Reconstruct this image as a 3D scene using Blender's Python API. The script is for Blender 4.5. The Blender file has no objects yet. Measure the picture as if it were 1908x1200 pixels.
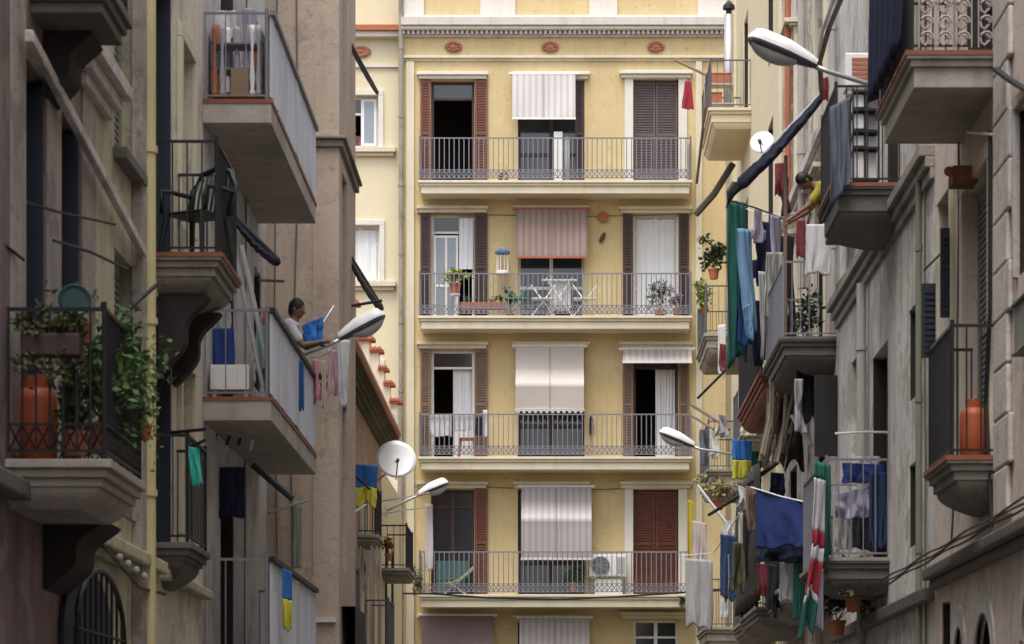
import bpy, bmesh, math, random
from mathutils import Vector, Matrix, noise as mnoise
R = random.Random(7)
sc = bpy.context.scene
COL = sc.collection
# ------------------------------------------------------------------ camera, light, exposure
F, VX, VY, CZ = 5200.0, 1040.0, 1430.0, 1.6
cam = bpy.data.cameras.new('camera'); camo = bpy.data.objects.new('camera', cam); COL.objects.link(camo)
camo.location = (0, 0, CZ); camo.rotation_euler = (math.pi/2, 0, 0)
cam.sensor_fit = 'HORIZONTAL'; cam.sensor_width = 36; cam.lens = 36*F/1908
cam.shift_x = -(VX-954)/1908; cam.shift_y = (VY-600)/1908
cam.clip_end = 600
cam.dof.use_dof = True; cam.dof.focus_distance = 60; cam.dof.aperture_fstop = 5.0
sc.camera = camo
w = bpy.data.worlds.new('World'); sc.world = w; w.use_nodes = True
nt = w.node_tree; bg = nt.nodes['Background']
sky = nt.nodes.new('ShaderNodeTexSky'); sky.sky_type = 'NISHITA'; sky.sun_disc = False
SUN_EL, SUN_AZ = 68, 197       # azimuth clockwise from +Y : behind the camera
sky.sun_elevation = math.radians(SUN_EL); sky.sun_rotation = math.radians(SUN_AZ)
sky.dust_density = 4; sky.air_density = 1.0; sky.ozone_density = 0.4
hs = nt.nodes.new('ShaderNodeHueSaturation'); hs.inputs['Saturation'].default_value = .42     # thin overcast veil
nt.links.new(sky.outputs[0], hs.inputs['Color']); nt.links.new(hs.outputs[0], bg.inputs[0]); bg.inputs[1].default_value = 0.14
sl = bpy.data.lights.new('sun', 'SUN'); sl.energy = .85; sl.angle = math.radians(26); sl.color = (1, .96, .9)
so = bpy.data.objects.new('sun', sl); COL.objects.link(so)
az, el = math.radians(SUN_AZ), math.radians(SUN_EL)
sd = Vector((math.sin(az)*math.cos(el), math.cos(az)*math.cos(el), math.sin(el)))
so.rotation_euler = sd.to_track_quat('Z', 'Y').to_euler(); so.location = (0, -10, 40)
sc.view_settings.view_transform = 'Standard'; sc.view_settings.look = 'None'
sc.view_settings.exposure = 1.12; sc.view_settings.gamma = 1
sc.cycles.max_bounces = 6

# ------------------------------------------------------------------ helpers
def P(px, py, d):                       # a photo point at a real distance d -> metres
    return Vector(((px-VX)*d/F, d, CZ+(VY-py)*d/F))
def DL(px, X=-3.75): return F*X/(px-VX)
def Z(py, d): return CZ+(VY-py)*d/F
ORG = {}
def ident(a, b, c): return (a, b, c)
class MB:
    def __init__(s): s.v = []; s.f = []
    def quad(s, *p):
        n = len(s.v); s.v += [Vector(q) for q in p]; s.f.append(tuple(range(n, n+len(p))))
    def box(s, a0, a1, b0, b1, c0, c1, m=ident):
        if a0 > a1: a0, a1 = a1, a0
        if b0 > b1: b0, b1 = b1, b0
        if c0 > c1: c0, c1 = c1, c0
        n = len(s.v)
        for a in (a0, a1):
            for b in (b0, b1):
                for c in (c0, c1): s.v.append(Vector(m(a, b, c)))
        for q in ((0,1,3,2),(4,6,7,5),(0,4,5,1),(2,3,7,6),(0,2,6,4),(1,5,7,3)):
            s.f.append(tuple(n+i for i in q))
    def tube(s, pts, r, n=6, cap=True):
        pts = [Vector(p) for p in pts]; rs = r if isinstance(r, (list, tuple)) else [r]*len(pts)
        rings = []
        for i, p in enumerate(pts):
            t = (pts[min(i+1, len(pts)-1)]-pts[max(i-1, 0)])
            if t.length < 1e-9: t = Vector((0,0,1))
            t.normalize()
            a = t.cross(Vector((0,0,1)) if abs(t.z) < .93 else Vector((1,0,0))).normalized(); b = t.cross(a)
            n0 = len(s.v)
            for k in range(n):
                th = 2*math.pi*(k+.5)/n; s.v.append(p+(a*math.cos(th)+b*math.sin(th))*rs[i])
            rings.append(n0)
        for i in range(len(rings)-1):
            for k in range(n):
                k2 = (k+1) % n; s.f.append((rings[i]+k, rings[i]+k2, rings[i+1]+k2, rings[i+1]+k))
        if cap:
            s.f.append(tuple(rings[0]+k for k in range(n))[::-1]); s.f.append(tuple(rings[-1]+k for k in range(n)))
    def lathe(s, c, prof, n=16, ax=None):
        c = Vector(c); ax = Vector(ax or (0,0,1)).normalized()
        a = ax.cross(Vector((0,1,0)) if abs(ax.y) < .9 else Vector((1,0,0))).normalized(); b = ax.cross(a)
        rings = []
        for r, h in prof:
            n0 = len(s.v); rings.append(n0)
            for k in range(n):
                th = 2*math.pi*k/n; s.v.append(c+ax*h+(a*math.cos(th)+b*math.sin(th))*r)
        for i in range(len(rings)-1):
            for k in range(n):
                k2 = (k+1) % n; s.f.append((rings[i]+k, rings[i]+k2, rings[i+1]+k2, rings[i+1]+k))
        s.f.append(tuple(rings[0]+k for k in range(n))[::-1]); s.f.append(tuple(rings[-1]+k for k in range(n)))
    def ell(s, c, r, n=12, m=8, rot=None, jit=0):
        c = Vector(c); n0 = len(s.v)
        for i in range(m+1):
            ph = math.pi*i/m
            for k in range(n):
                th = 2*math.pi*k/n
                p = Vector((r[0]*math.sin(ph)*math.cos(th), r[1]*math.sin(ph)*math.sin(th), r[2]*math.cos(ph)))
                if jit: p *= 1+R.uniform(-jit, jit)
                if rot: p = rot @ p
                s.v.append(c+p)
        for i in range(m):
            for k in range(n):
                k2 = (k+1) % n; s.f.append((n0+i*n+k, n0+i*n+k2, n0+(i+1)*n+k2, n0+(i+1)*n+k))
    def grid(s, fn, nu, nv, keep=None):
        n0 = len(s.v)
        for i in range(nu+1):
            for j in range(nv+1): s.v.append(Vector(fn(i/nu, j/nv)))
        for i in range(nu):
            for j in range(nv):
                if keep and not keep((i+.5)/nu, (j+.5)/nv): continue
                a = n0+i*(nv+1)+j; s.f.append((a, a+nv+1, a+nv+2, a+1))
    def build(s, name, mat, parent=None, smooth=False, merge=False, label=None, solid=0, bevel=0, recalc=True):
        if parent is not None: o0 = ORG[parent.name]
        else:
            xs = [p.x for p in s.v]; ys = [p.y for p in s.v]; zs = [p.z for p in s.v]
            o0 = Vector(((min(xs)+max(xs))/2, (min(ys)+max(ys))/2, min(zs)))
        me = bpy.data.meshes.new(name)
        me.from_pydata([p-o0 for p in s.v], [], s.f)
        bm = bmesh.new(); bm.from_mesh(me)
        if merge: bmesh.ops.remove_doubles(bm, verts=bm.verts, dist=1e-4)
        loose = [v for v in bm.verts if not v.link_faces]
        if loose: bmesh.ops.delete(bm, geom=loose, context='VERTS')
        if recalc: bmesh.ops.recalc_face_normals(bm, faces=bm.faces)
        bm.to_mesh(me); bm.free()
        if smooth:
            for p in me.polygons: p.use_smooth = True
        me.materials.append(mat)
        o = bpy.data.objects.new(name, me); COL.objects.link(o)
        if parent is not None: o.parent = parent
        else: o.location = o0
        ORG[o.name] = o0
        if solid:
            md = o.modifiers.new('solid', 'SOLIDIFY'); md.thickness = solid; md.offset = 0
        if bevel:
            md = o.modifiers.new('bevel', 'BEVEL'); md.width = bevel; md.segments = 2; md.limit_method = 'ANGLE'
        if label: o['label'] = label
        return o
def thing(name, loc, label, cat, group=None):
    o = bpy.data.objects.new(name, None); COL.objects.link(o); o.location = loc; o.empty_display_size = .2
    ORG[o.name] = Vector(loc); o['label'] = label; o['category'] = cat
    if group: o['group'] = group
    return o
def tag(o, label, cat, group=None):
    o['label'] = label; o['category'] = cat
    if group: o['group'] = group
    return o
def struct(o): o['kind'] = 'structure'; return o

# ------------------------------------------------------------------ materials
MATS = {}
def mat(name, col, rough=.8, var=.12, scale=2.0, bump=.0, bscale=40, metal=0, stain=0, stain_col=(.08,.07,.06), spec=.4, streak=0, wave=None, patch=None, trans=0, alpha=1, coat=0):
    if name in MATS: return MATS[name]
    m = bpy.data.materials.new(name); m.use_nodes = True; MATS[name] = m
    t = m.node_tree; N = t.nodes; Lk = t.links; b = N['Principled BSDF']
    b.inputs['Roughness'].default_value = rough; b.inputs['Metallic'].default_value = metal
    b.inputs['Specular IOR Level'].default_value = spec
    if trans: b.inputs['Transmission Weight'].default_value = trans
    if coat: b.inputs['Coat Weight'].default_value = coat
    b.inputs['Alpha'].default_value = alpha
    geo = N.new('ShaderNodeNewGeometry')
    def noise(sc_, det=5, vec=None, st=None):
        n = N.new('ShaderNodeTexNoise'); n.inputs['Scale'].default_value = sc_; n.inputs['Detail'].default_value = det
        n.inputs['Roughness'].default_value = .6
        if st:
            mp = N.new('ShaderNodeMapping'); mp.inputs['Scale'].default_value = st
            Lk.new(geo.outputs['Position'], mp.inputs[0]); Lk.new(mp.outputs[0], n.inputs[0])
        else: Lk.new(geo.outputs['Position'], n.inputs[0])
        return n
    cur = None
    n1 = noise(scale)
    mx = N.new('ShaderNodeMix'); mx.data_type = 'RGBA'
    mx.inputs[6].default_value = tuple(max(0, c*(1-var*1.6)) for c in col)+(1,)
    mx.inputs[7].default_value = tuple(min(1, c*(1+var)) for c in col)+(1,)
    Lk.new(n1.outputs[0], mx.inputs[0]); cur = mx.outputs[2]
    def over(fac_out, lo, hi, colr, amt):
        nonlocal cur
        rp = N.new('ShaderNodeMapRange'); rp.inputs[1].default_value = lo; rp.inputs[2].default_value = hi
        rp.inputs[4].default_value = amt; Lk.new(fac_out, rp.inputs[0])
        m2 = N.new('ShaderNodeMix'); m2.data_type = 'RGBA'; m2.inputs[7].default_value = tuple(colr)+(1,)
        Lk.new(rp.outputs[0], m2.inputs[0]); Lk.new(cur, m2.inputs[6]); cur = m2.outputs[2]
    if stain:
        n2 = noise(.9, 8); over(n2.outputs[0], .5, .68, stain_col, stain)
    if streak:
        n3 = noise(1.0, 6, st=(5, 5, .35)); over(n3.outputs[0], .5, .72, stain_col, streak)
    if patch:                             # flaked areas with their own outline
        pc, lo, amt = patch[:3]
        n5 = noise(1.7, 9); over(n5.outputs[0], lo, lo+.025, pc, amt)
        n6 = noise(7.0, 9); over(n6.outputs[0], .61, .64, tuple(c*.55 for c in col), .5)
        vo = N.new('ShaderNodeTexVoronoi'); vo.feature = 'DISTANCE_TO_EDGE'; vo.inputs['Scale'].default_value = 1.1
        nd = noise(3.0, 6); va = N.new('ShaderNodeVectorMath'); va.operation = 'ADD'
        Lk.new(geo.outputs['Position'], va.inputs[0]); Lk.new(nd.outputs['Color'], va.inputs[1]); Lk.new(va.outputs[0], vo.inputs['Vector'])
        iv = N.new('ShaderNodeMath'); iv.operation = 'SUBTRACT'; iv.inputs[0].default_value = 1; Lk.new(vo.outputs['Distance'], iv.inputs[1])
        over(iv.outputs[0], .985, .996, tuple(c*.3 for c in col), .4 if len(patch) == 3 else .0)
    if wave:                              # (axis vector, colour, amount): fine stripes printed in the material
        ax, wc, sca, amt = wave
        wv = N.new('ShaderNodeTexWave'); wv.bands_direction = ax; wv.inputs['Scale'].default_value = sca
        wv.inputs['Distortion'].default_value = .3
        Lk.new(geo.outputs['Position'], wv.inputs[0]); over(wv.outputs[1], .45, .75, wc, amt)
    Lk.new(cur, b.inputs['Base Color'])
    if bump:
        n4 = noise(bscale, 4); bp = N.new('ShaderNodeBump'); bp.inputs['Strength'].default_value = bump
        bp.inputs['Distance'].default_value = .01
        Lk.new(n4.outputs[0], bp.inputs['Height']); Lk.new(bp.outputs[0], b.inputs['Normal'])
    return m
GR = (.13,.11,.09)
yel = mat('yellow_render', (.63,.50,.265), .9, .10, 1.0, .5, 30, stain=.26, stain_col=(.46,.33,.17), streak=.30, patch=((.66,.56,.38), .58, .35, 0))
cream = mat('cream_render', (.72,.64,.44), .9, .05, 1.5, .4, 30, stain=.12, streak=.1, stain_col=(.5,.42,.28))
trim = mat('cream_trim', (.68,.62,.47), .8, .07, 3, .3, 40, stain=.2, streak=.25, stain_col=(.35,.29,.2))
trimw = mat('white_trim', (.70,.67,.60), .8, .05, 3, .3, 40, stain=.12, streak=.15, stain_col=(.4,.36,.3))
band = mat('grey_cornice', (.60,.56,.52), .85, .1, 4, .4, 30, streak=.2)
mauve = mat('mauve_render', (.24,.175,.175), .9, .2, 1.2, .6, 25, stain=.5, streak=.45, stain_col=(.07,.05,.05), patch=((.30,.25,.23), .56, .6))
mauvel = mat('mauve_stone', (.43,.385,.34), .9, .15, 2, .5, 25, stain=.4, streak=.4, stain_col=(.13,.11,.09), patch=((.20,.16,.15), .56, .6))
olive = mat('olive_render', (.58,.53,.37), .9, .15, 1.5, .6, 25, stain=.4, streak=.4, stain_col=(.2,.16,.1), patch=((.34,.32,.27), .56, .6))
pipey = mat('yellow_pipe', (.64,.57,.29), .55, .1, 3, .1, stain=.2, streak=.3, stain_col=(.25,.2,.1))
greyw = mat('grey_render', (.63,.61,.58), .9, .14, 1.2, .6, 25, stain=.35, streak=.4, stain_col=(.2,.18,.16), patch=((.36,.33,.28), .56, .6))
paleyel = mat('pale_yellow_render', (.74,.68,.53), .9, .12, 1.5, .5, 25, stain=.3, streak=.4, stain_col=(.27,.23,.16), patch=((.40,.37,.31), .56, .6))
brown = mat('brown_render', (.56,.45,.355), .92, .16, .9, .7, 20, stain=.4, streak=.3, stain_col=(.24,.18,.15), patch=((.38,.33,.29), .57, .5))
red = mat('red_render', (.45,.29,.22), .9, .15, 1.2, .5, 25, stain=.4, streak=.35, stain_col=(.28,.17,.12), patch=((.40,.34,.28), .55, .7))
tan = mat('tan_render', (.72,.61,.53), .9, .1, 1.0, .6, 30, stain=.3, streak=.3, stain_col=(.24,.18,.14), patch=((.43,.38,.34), .58, .5))
stone = mat('pale_stone', (.64,.60,.56), .92, .15, 3, .9, 18, stain=.35, streak=.35, stain_col=(.22,.19,.16), patch=((.40,.36,.32), .56, .6))
greyb = mat('weathered_render', (.70,.67,.63), .92, .18, 1.0, .7, 22, stain=.5, streak=.5, stain_col=(.18,.15,.12), patch=((.40,.36,.30), .55, .7))
peel = mat('peeling_render', (.68,.62,.55), .92, .2, 1.6, .8, 18, stain=.6, streak=.5, stain_col=(.26,.19,.14), patch=((.34,.25,.19), .54, .8))
conc = mat('concrete', (.33,.30,.26), .9, .2, 4, .6, 25, stain=.5, streak=.3, stain_col=(.12,.1,.08), patch=((.2,.18,.15), .57, .6))
concd = mat('dark_concrete', (.17,.155,.14), .9, .25, 4, .6, 25, stain=.4, stain_col=(.07,.06,.05))
terra = mat('terracotta_edge', (.27,.10,.06), .85, .2, 8, .4, 40)
terrap = mat('terracotta', (.42,.15,.08), .85, .2, 8, .4, 40)
soff = mat('soffit_boards', (.17,.15,.08), .85, .3, 6, .5, 20, wave=('X', (.07,.06,.04), 6, .6))
iron = mat('railing_iron', (.10,.10,.115), .5, .2, 20, 0)
irong = mat('grey_iron', (.20,.20,.23), .5, .15, 20, 0)
ironb = mat('black_iron', (.015,.015,.017), .5, .2, 20, 0)
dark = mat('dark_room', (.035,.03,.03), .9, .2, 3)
glass = mat('window_glass', (.03,.035,.045), .08, .1, 2, spec=.8)
glassl = mat('pale_glass', (.24,.28,.33), .12, .1, 2, spec=.8)
whitef = mat('white_paint', (.78,.78,.77), .5, .05, 5, streak=.1, stain_col=(.4,.38,.35))
woodr = mat('red_shutter', (.18,.068,.045), .6, .2, 6, .3, 30, streak=.3, stain_col=(.14,.05,.04))
woodd = mat('dark_shutter', (.075,.045,.045), .6, .2, 6, .3, 30, streak=.3, stain_col=(.04,.03,.03))
woodb = mat('brown_shutter', (.20,.13,.09), .65, .2, 6, .3, 30, streak=.3, stain_col=(.1,.07,.05))
woodg = mat('greyed_shutter', (.13,.10,.105), .7, .2, 6, .3, 30, streak=.3, stain_col=(.06,.05,.05))
shutg = mat('grey_shutter', (.27,.27,.24), .7, .15, 4, .3, 30, streak=.35, stain_col=(.14,.13,.11))
navyp = mat('navy_paint', (.03,.035,.06), .6, .2, 5)
lace = mat('white_curtain', (.72,.74,.78), .9, .06, 6)
blindw = mat('white_blind', (.50,.475,.46), .5, .05, 4, wave=('X', (.33,.30,.30), 2.2, .6))
blindp = mat('plum_blind', (.27,.19,.165), .6, .1, 4, wave=('X', (.15,.10,.09), 2.2, .6))
blindc = mat('cream_blind', (.50,.46,.43), .55, .05, 4)
blindl = mat('lilac_blind', (.42,.385,.39), .5, .05, 4, wave=('X', (.28,.25,.265), 2.2, .6))
blindd = mat('dusky_blind', (.20,.14,.15), .7, .1, 4)
oran = mat('orange_trim', (.38,.13,.07), .7, .15, 10)
sheet = mat('corrugated_sheet', (.62,.64,.69), .6, .12, 1.5, .1, stain=.25, streak=.35, stain_col=(.25,.25,.27))
alu = mat('aluminium', (.55,.55,.56), .4, .1, 5, metal=.6)
lampw = mat('lamp_shell', (.78,.78,.79), .4, .06, 6)
lampd = mat('lamp_rim', (.12,.12,.14), .5, .1, 6)
lampl = mat('lamp_lens', (.55,.55,.55), .15, .1, 6, spec=.8)
leaf = mat('leaf', (.085,.16,.045), .6, .5, 9)
leafy = mat('yellow_leaf', (.30,.34,.05), .6, .3, 9)
leafd = mat('dark_leaf', (.035,.06,.02), .6, .5, 9)
leafg = mat('grey_green_leaf', (.12,.15,.09), .7, .4, 9)
stemm = mat('stem', (.12,.10,.05), .8, .2, 9)
reedm = mat('dry_reed', (.36,.31,.24), .8, .25, 9)
skin = mat('skin', (.20,.10,.06), .55, .1, 20); skinl = mat('light_skin', (.5,.3,.22), .55, .1, 20)
hairm = mat('hair', (.012,.010,.010), .6, .3, 60)
gas = mat('orange_gas_bottle', (.42,.10,.04), .5, .15, 6, stain=.3, stain_col=(.25,.07,.04))
plastg = mat('dark_green_plastic', (.015,.03,.025), .45, .2, 6)
teal = mat('teal_enamel', (.01,.05,.05), .5, .2, 12, stain=.3, stain_col=(.01,.04,.04))
def fabric(name, col, **k): return mat(name, col, .9, k.pop('var', .12), k.pop('scale', 6), .3, 120, **k)
asph = mat('asphalt', (.05,.05,.05), .9, .2, 3, .4, 60); pave = mat('paving', (.11,.105,.10), .9, .15, 3, .4, 40)

# ------------------------------------------------------------------ facade machinery
def front(Y): return lambda u, v, w: (u, Y+w, v)
def left(X): return lambda u, v, w: (X-w, u, v)
def right(X): return lambda u, v, w: (X+w, u, v)
def wall_mesh(m, u0, u1, v0, v1, holes, t=.32, arch=()):
    b = MB(); us = sorted({u0, u1} | {h[0] for h in holes} | {h[1] for h in holes}); vs = sorted({v0, v1} | {h[2] for h in holes} | {h[3] for h in holes})
    for i in range(len(us)-1):
        for j in range(len(vs)-1):
            a, c = (us[i]+us[i+1])/2, (vs[j]+vs[j+1])/2
            if any(h[0] < a < h[1] and h[2] < c < h[3] for h in holes): continue
            b.quad(m(us[i], vs[j], 0), m(us[i+1], vs[j], 0), m(us[i+1], vs[j+1], 0), m(us[i], vs[j+1], 0))
    for a0, a1, c0, c1 in holes:
        b.quad(m(a0,c0,0), m(a1,c0,0), m(a1,c0,t), m(a0,c0,t)); b.quad(m(a0,c1,0), m(a1,c1,0), m(a1,c1,t), m(a0,c1,t))
        b.quad(m(a0,c0,0), m(a0,c1,0), m(a0,c1,t), m(a0,c0,t)); b.quad(m(a1,c0,0), m(a1,c1,0), m(a1,c1,t), m(a1,c0,t))
    return b
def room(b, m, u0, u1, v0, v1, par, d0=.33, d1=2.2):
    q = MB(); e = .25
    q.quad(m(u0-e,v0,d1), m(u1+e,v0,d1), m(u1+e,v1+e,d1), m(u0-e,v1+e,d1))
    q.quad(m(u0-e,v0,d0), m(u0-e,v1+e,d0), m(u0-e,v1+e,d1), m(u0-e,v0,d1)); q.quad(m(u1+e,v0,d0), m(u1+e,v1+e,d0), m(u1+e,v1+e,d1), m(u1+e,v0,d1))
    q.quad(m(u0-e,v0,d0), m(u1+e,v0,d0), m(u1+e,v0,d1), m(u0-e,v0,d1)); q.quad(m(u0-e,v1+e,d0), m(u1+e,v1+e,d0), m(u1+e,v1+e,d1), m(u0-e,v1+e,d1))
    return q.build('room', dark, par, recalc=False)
def shutter(m, u0, u1, v0, v1, w0, mt, par, name='shutter', slat=.06):
    q = MB(); f = .05
    q.box(u0, u0+f, v0, v1, w0, w0-.04, m); q.box(u1-f, u1, v0, v1, w0, w0-.04, m)
    mid = (v0+v1)/2
    for a, c in ((v0, v0+.08), (v1-.08, v1), (mid-.04, mid+.04)): q.box(u0+f, u1-f, a, c, w0-.002, w0-.038, m)
    v = v0+.08
    while v < v1-.1:
        if not (mid-.09 < v < mid+.04):
            n = len(q.v)
            q.box(u0+f, u1-f, v+.004, v+slat*.62, w0-.012, w0-.028, m)
        v += slat
    q.box(u0+f, u1-f, v0+.08, v1-.08, w0-.006, w0-.012, m)
    return q.build(name, mt, par)
def opening(b, m, u0, u1, v0, v1, style, fm=whitef, sm=woodr, name='window', bars=True):
    q = MB(); f = .06; w0, w1 = .16, .22
    q.box(u0, u0+f, v0, v1, w0, w1, m); q.box(u1-f, u1, v0, v1, w0, w1, m); q.box(u0+f, u1-f, v1-f, v1, w0, w1, m)
    if name == 'window': q.box(u0+f, u1-f, v0, v0+f, w0, w1, m)
    c = (u0+u1)/2; tv = v1-.42
    if style in ('open', 'halfopen', 'curtainopen'):
        q.box(u0+f, u1-f, tv, tv+.05, w0, w1, m)
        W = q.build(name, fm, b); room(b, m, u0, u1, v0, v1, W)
        p = MB(); p.box(u0+f, u1-f, tv+.05, v1-f, w0+.02, w0+.03, m); p.build('pane', glass, W)
        if style == 'halfopen':
            s = MB(); a0, a1 = u1-.36, u1-f
            for x in (a0, a1-.05): s.box(x, x+.05, v0, tv-.01, .12, .155, m)
            for y in (v0, v0+.9, tv-.06): s.box(a0+.05, a1-.05, y, y+.05, .121, .154, m)
            s.build('sash', fm, W); p = MB(); p.box(a0+.05, a1-.05, v0+.05, tv-.06, .135, .14, m); p.build('pane', glassl, W)
        if style == 'curtainopen': curtain(m, u0+(u1-u0)*.5, u1-.07, v0+.1, v1-.1, .27, W)
        return W
    if style == 'closed':
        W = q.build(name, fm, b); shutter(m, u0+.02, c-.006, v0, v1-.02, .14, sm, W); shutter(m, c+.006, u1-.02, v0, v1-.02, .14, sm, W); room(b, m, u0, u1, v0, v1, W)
        return W
    q.box(c-.04, c+.04, v0, v1-f, w0-.01, w1+.01, m)
    if bars:
        q.box(u0+f, c-.04, tv, tv+.05, w0, w1, m); q.box(c+.04, u1-f, tv, tv+.05, w0, w1, m)
        if v1-v0 > 1.8:
            q.box(u0+f, c-.04, v0+.75, v0+.82, w0, w1, m); q.box(c+.04, u1-f, v0+.75, v0+.82, w0, w1, m)
    W = q.build(name, fm, b)
    p = MB(); p.box(u0+f, u1-f, v0+.03, v1-f, w0+.025, w0+.032, m)
    p.build('pane', glass if style != 'pale' else glassl, W)
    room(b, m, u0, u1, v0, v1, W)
    if style == 'curtain': curtain(m, u0+.07, u1-.07, v0+.05, v1-.08, .145, W)
    return W
def curtain(m, u0, u1, v0, v1, w0, par, mt=None):
    q = MB(); ph = R.uniform(0, 6)
    q.grid(lambda s, t: m(u0+(u1-u0)*s, v1+(v0-v1)*t, w0+.03*mnoise.noise(Vector((s*9+ph*3, t*.9, ph)))+.012*mnoise.noise(Vector((s*25, t*2, ph)))), 40, 6)
    return q.build('curtain', mt or lace, par, smooth=True)
def balcony(b, m, u0, u1, v, proj, th=.26, rail=.95, rm=None, sm=None, em=None, pitch=.115, orn=True, sides=True, frontrail=True, label=None, taper=0, rr=.0085, flat=False):
    rm = rm or iron; sm = sm or trim
    q = MB()
    layers = ((0, th, 0),) if flat else ((0, .06, 0), (.06, .12, .035), (.12, th, .07))
    for a, c, i in layers: q.box(u0+i, u1-i, v-c, v-a-.0005*(a > 0), .0, -proj+i, m)
    if taper:
        H = .10+.16*taper; n = 8; rg = []
        for k in range(n+1):
            t = k/n; e = (1-math.cos(t*math.pi/2)) ; i = .09+taper*.45*e; pj = max(.03, (proj-.1)*(1-taper*.9*e)); zz = v-th-.001-H*t
            rg.append([Vector(m(u0+i, zz, 0)), Vector(m(u0+i, zz, -pj)), Vector(m(u1-i, zz, -pj)), Vector(m(u1-i, zz, 0))])
        for k in range(n):
            for j in range(4): q.quad(rg[k][j], rg[k][(j+1) % 4], rg[k+1][(j+1) % 4], rg[k+1][j])
        q.quad(*rg[-1])
    S = q.build('balcony', sm, b, label=label, bevel=.008)
    if em:
        e = MB(); e.box(u0-.01, u1+.01, v-.03, v+.012, 0, -proj-.012, m); e.build('tile_edge', em, S)
    r = MB(); w = -proj+.05; a, c = u0+.04, u1-.04
    def bar(ua, wa, va, vb): r.tube([m(ua, va, wa), m(ua, vb, wa)], rr, 4)
    def rlx(ua, wa, ub, wb, vv, hh=.012):
        r.box(min(ua, ub)-.006, max(ua, ub)+.006, vv-hh, vv+hh, min(wa, wb)-.012, max(wa, wb)+.012, m)
    segs = []
    if frontrail: segs.append((a, w, c, w))
    if sides: segs += [(a, w, a, -.02), (c, w, c, -.02)]
    z0 = v+.06; zt = v+rail; zo = v+.24
    for (ua, wa, ub, wb) in segs:
        rlx(ua, wa, ub, wb, zt, .014); rlx(ua, wa, ub, wb, z0, .010)
        if orn: rlx(ua, wa, ub, wb, zo, .008)
        L = math.hypot(ub-ua, wb-wa); n = max(2, int(L/pitch))
        for k in range(n+1):
            s = k/n; bar(ua+(ub-ua)*s, wa+(wb-wa)*s, z0, zt)
            if orn and k < n:
                s2 = (k+1)/n; p0 = (ua+(ub-ua)*s, wa+(wb-wa)*s); p1 = (ua+(ub-ua)*s2, wa+(wb-wa)*s2)
                r.tube([m(p0[0], z0, p0[1]), m(p1[0], zo, p1[1])], rr*.8, 3); r.tube([m(p0[0], zo, p0[1]), m(p1[0], z0, p1[1])], rr*.8, 3)
    for ua in (a, c): r.tube([m(ua, v, w), m(ua, zt+.05, w)], .018, 6)
    r.build('railing', rm, S)
    return S
def corbel(b, m, u0, u1, v, proj, h, mt):
    q = MB(); n = 16; pr = []
    for k in range(n+1):
        t = k/n; pr.append((v-h*t, -(proj*(1-t)**.7*(.86+.14*math.cos(t*9))+.03)))
    for k in range(n):
        (za, wa), (zb_, wb) = pr[k], pr[k+1]
        q.quad(m(u0, za, wa), m(u1, za, wa), m(u1, zb_, wb), m(u0, zb_, wb))
        for u in (u0, u1): q.quad(m(u, za, 0), m(u, za, wa), m(u, zb_, wb), m(u, zb_, 0))
    q.quad(m(u0, v, 0), m(u1, v, 0), m(u1, v, -proj-.03), m(u0, v, -proj-.03)); q.quad(m(u0, v-h, 0), m(u1, v-h, 0), m(u1, v-h, pr[-1][1]), m(u0, v-h, pr[-1][1]))
    return q.build('corbel', mt, b, merge=True)
def surround(m, b, u0, u1, v0, v1, wd=.14, mt=None, hood=.0, out=.05, name='surround'):
    q = MB(); mt = mt or trimw
    q.box(u0-wd, u0-.002, v0, v1, .0, -out, m); q.box(u1+.002, u1+wd, v0, v1, .0, -out, m); q.box(u0-wd, u1+wd, v1+.002, v1+wd, 0, -out-.002, m)
    if hood: q.box(u0-wd-.08, u1+wd+.08, v1+wd+.001, v1+wd+.07, 0, -out-hood, m); q.box(u0-wd-.04, u1+wd+.04, v1+wd-.04, v1+wd, -.002, -out-hood*.5, m)
    return q.build(name, mt, b, bevel=.006)

# ------------------------------------------------------------------ ground
g = MB(); g.box(-150, 150, -120, 300, -.5, -.02); struct(g.build('ground', pave))
g = MB(); g.box(-1.9, 1.9, -60, 63.0, -.018, -.012); struct(g.build('road', asph))
for sx in (-1, 1):
    g = MB(); g.box(sx*1.905, sx*3.7, -60, 62.9, -.019, .12); g.box(sx*1.9, sx*1.99, -60, 62.9, -.0185, .124)
    struct(g.build('pavement', pave, bevel=.01))

# ================================================================== CENTRAL YELLOW BUILDING (street end)
DC = 64.0
def ux(px, d=DC): return (px-VX)*d/F
CB = thing('apartment_building', (0, DC, 0), 'yellow rendered apartment building closing the end of the street, with three bays of balconied windows', 'building')
mC = front(DC)
slabs = [Z(338, 63.35), Z(590, 63.35), Z(852, 63.35), Z(1108, 63.35)]
rows = slabs+[slabs[3]-3.12]
cols = [(803, 884), (965, 1089), (1180, 1264)]
holes = []; wins = []
ct = [(150, 150, 148), (399, 399, 400), (652, 652, 652), (912, 912, 912), (1160, 1160, 1155)]
for r_, v0 in enumerate(rows):
    for c_, (a, c) in enumerate(cols):
        h = (ux(a), ux(c), v0+(.0 if r_ < 4 else .9), Z(ct[r_][c_], DC)); holes.append(h); wins.append(h)
UL, UR = ux(750), ux(1352)
wall_mesh(mC, UL, UR, 0, 22.2, holes).build('wall', yel, CB, recalc=False)
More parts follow.
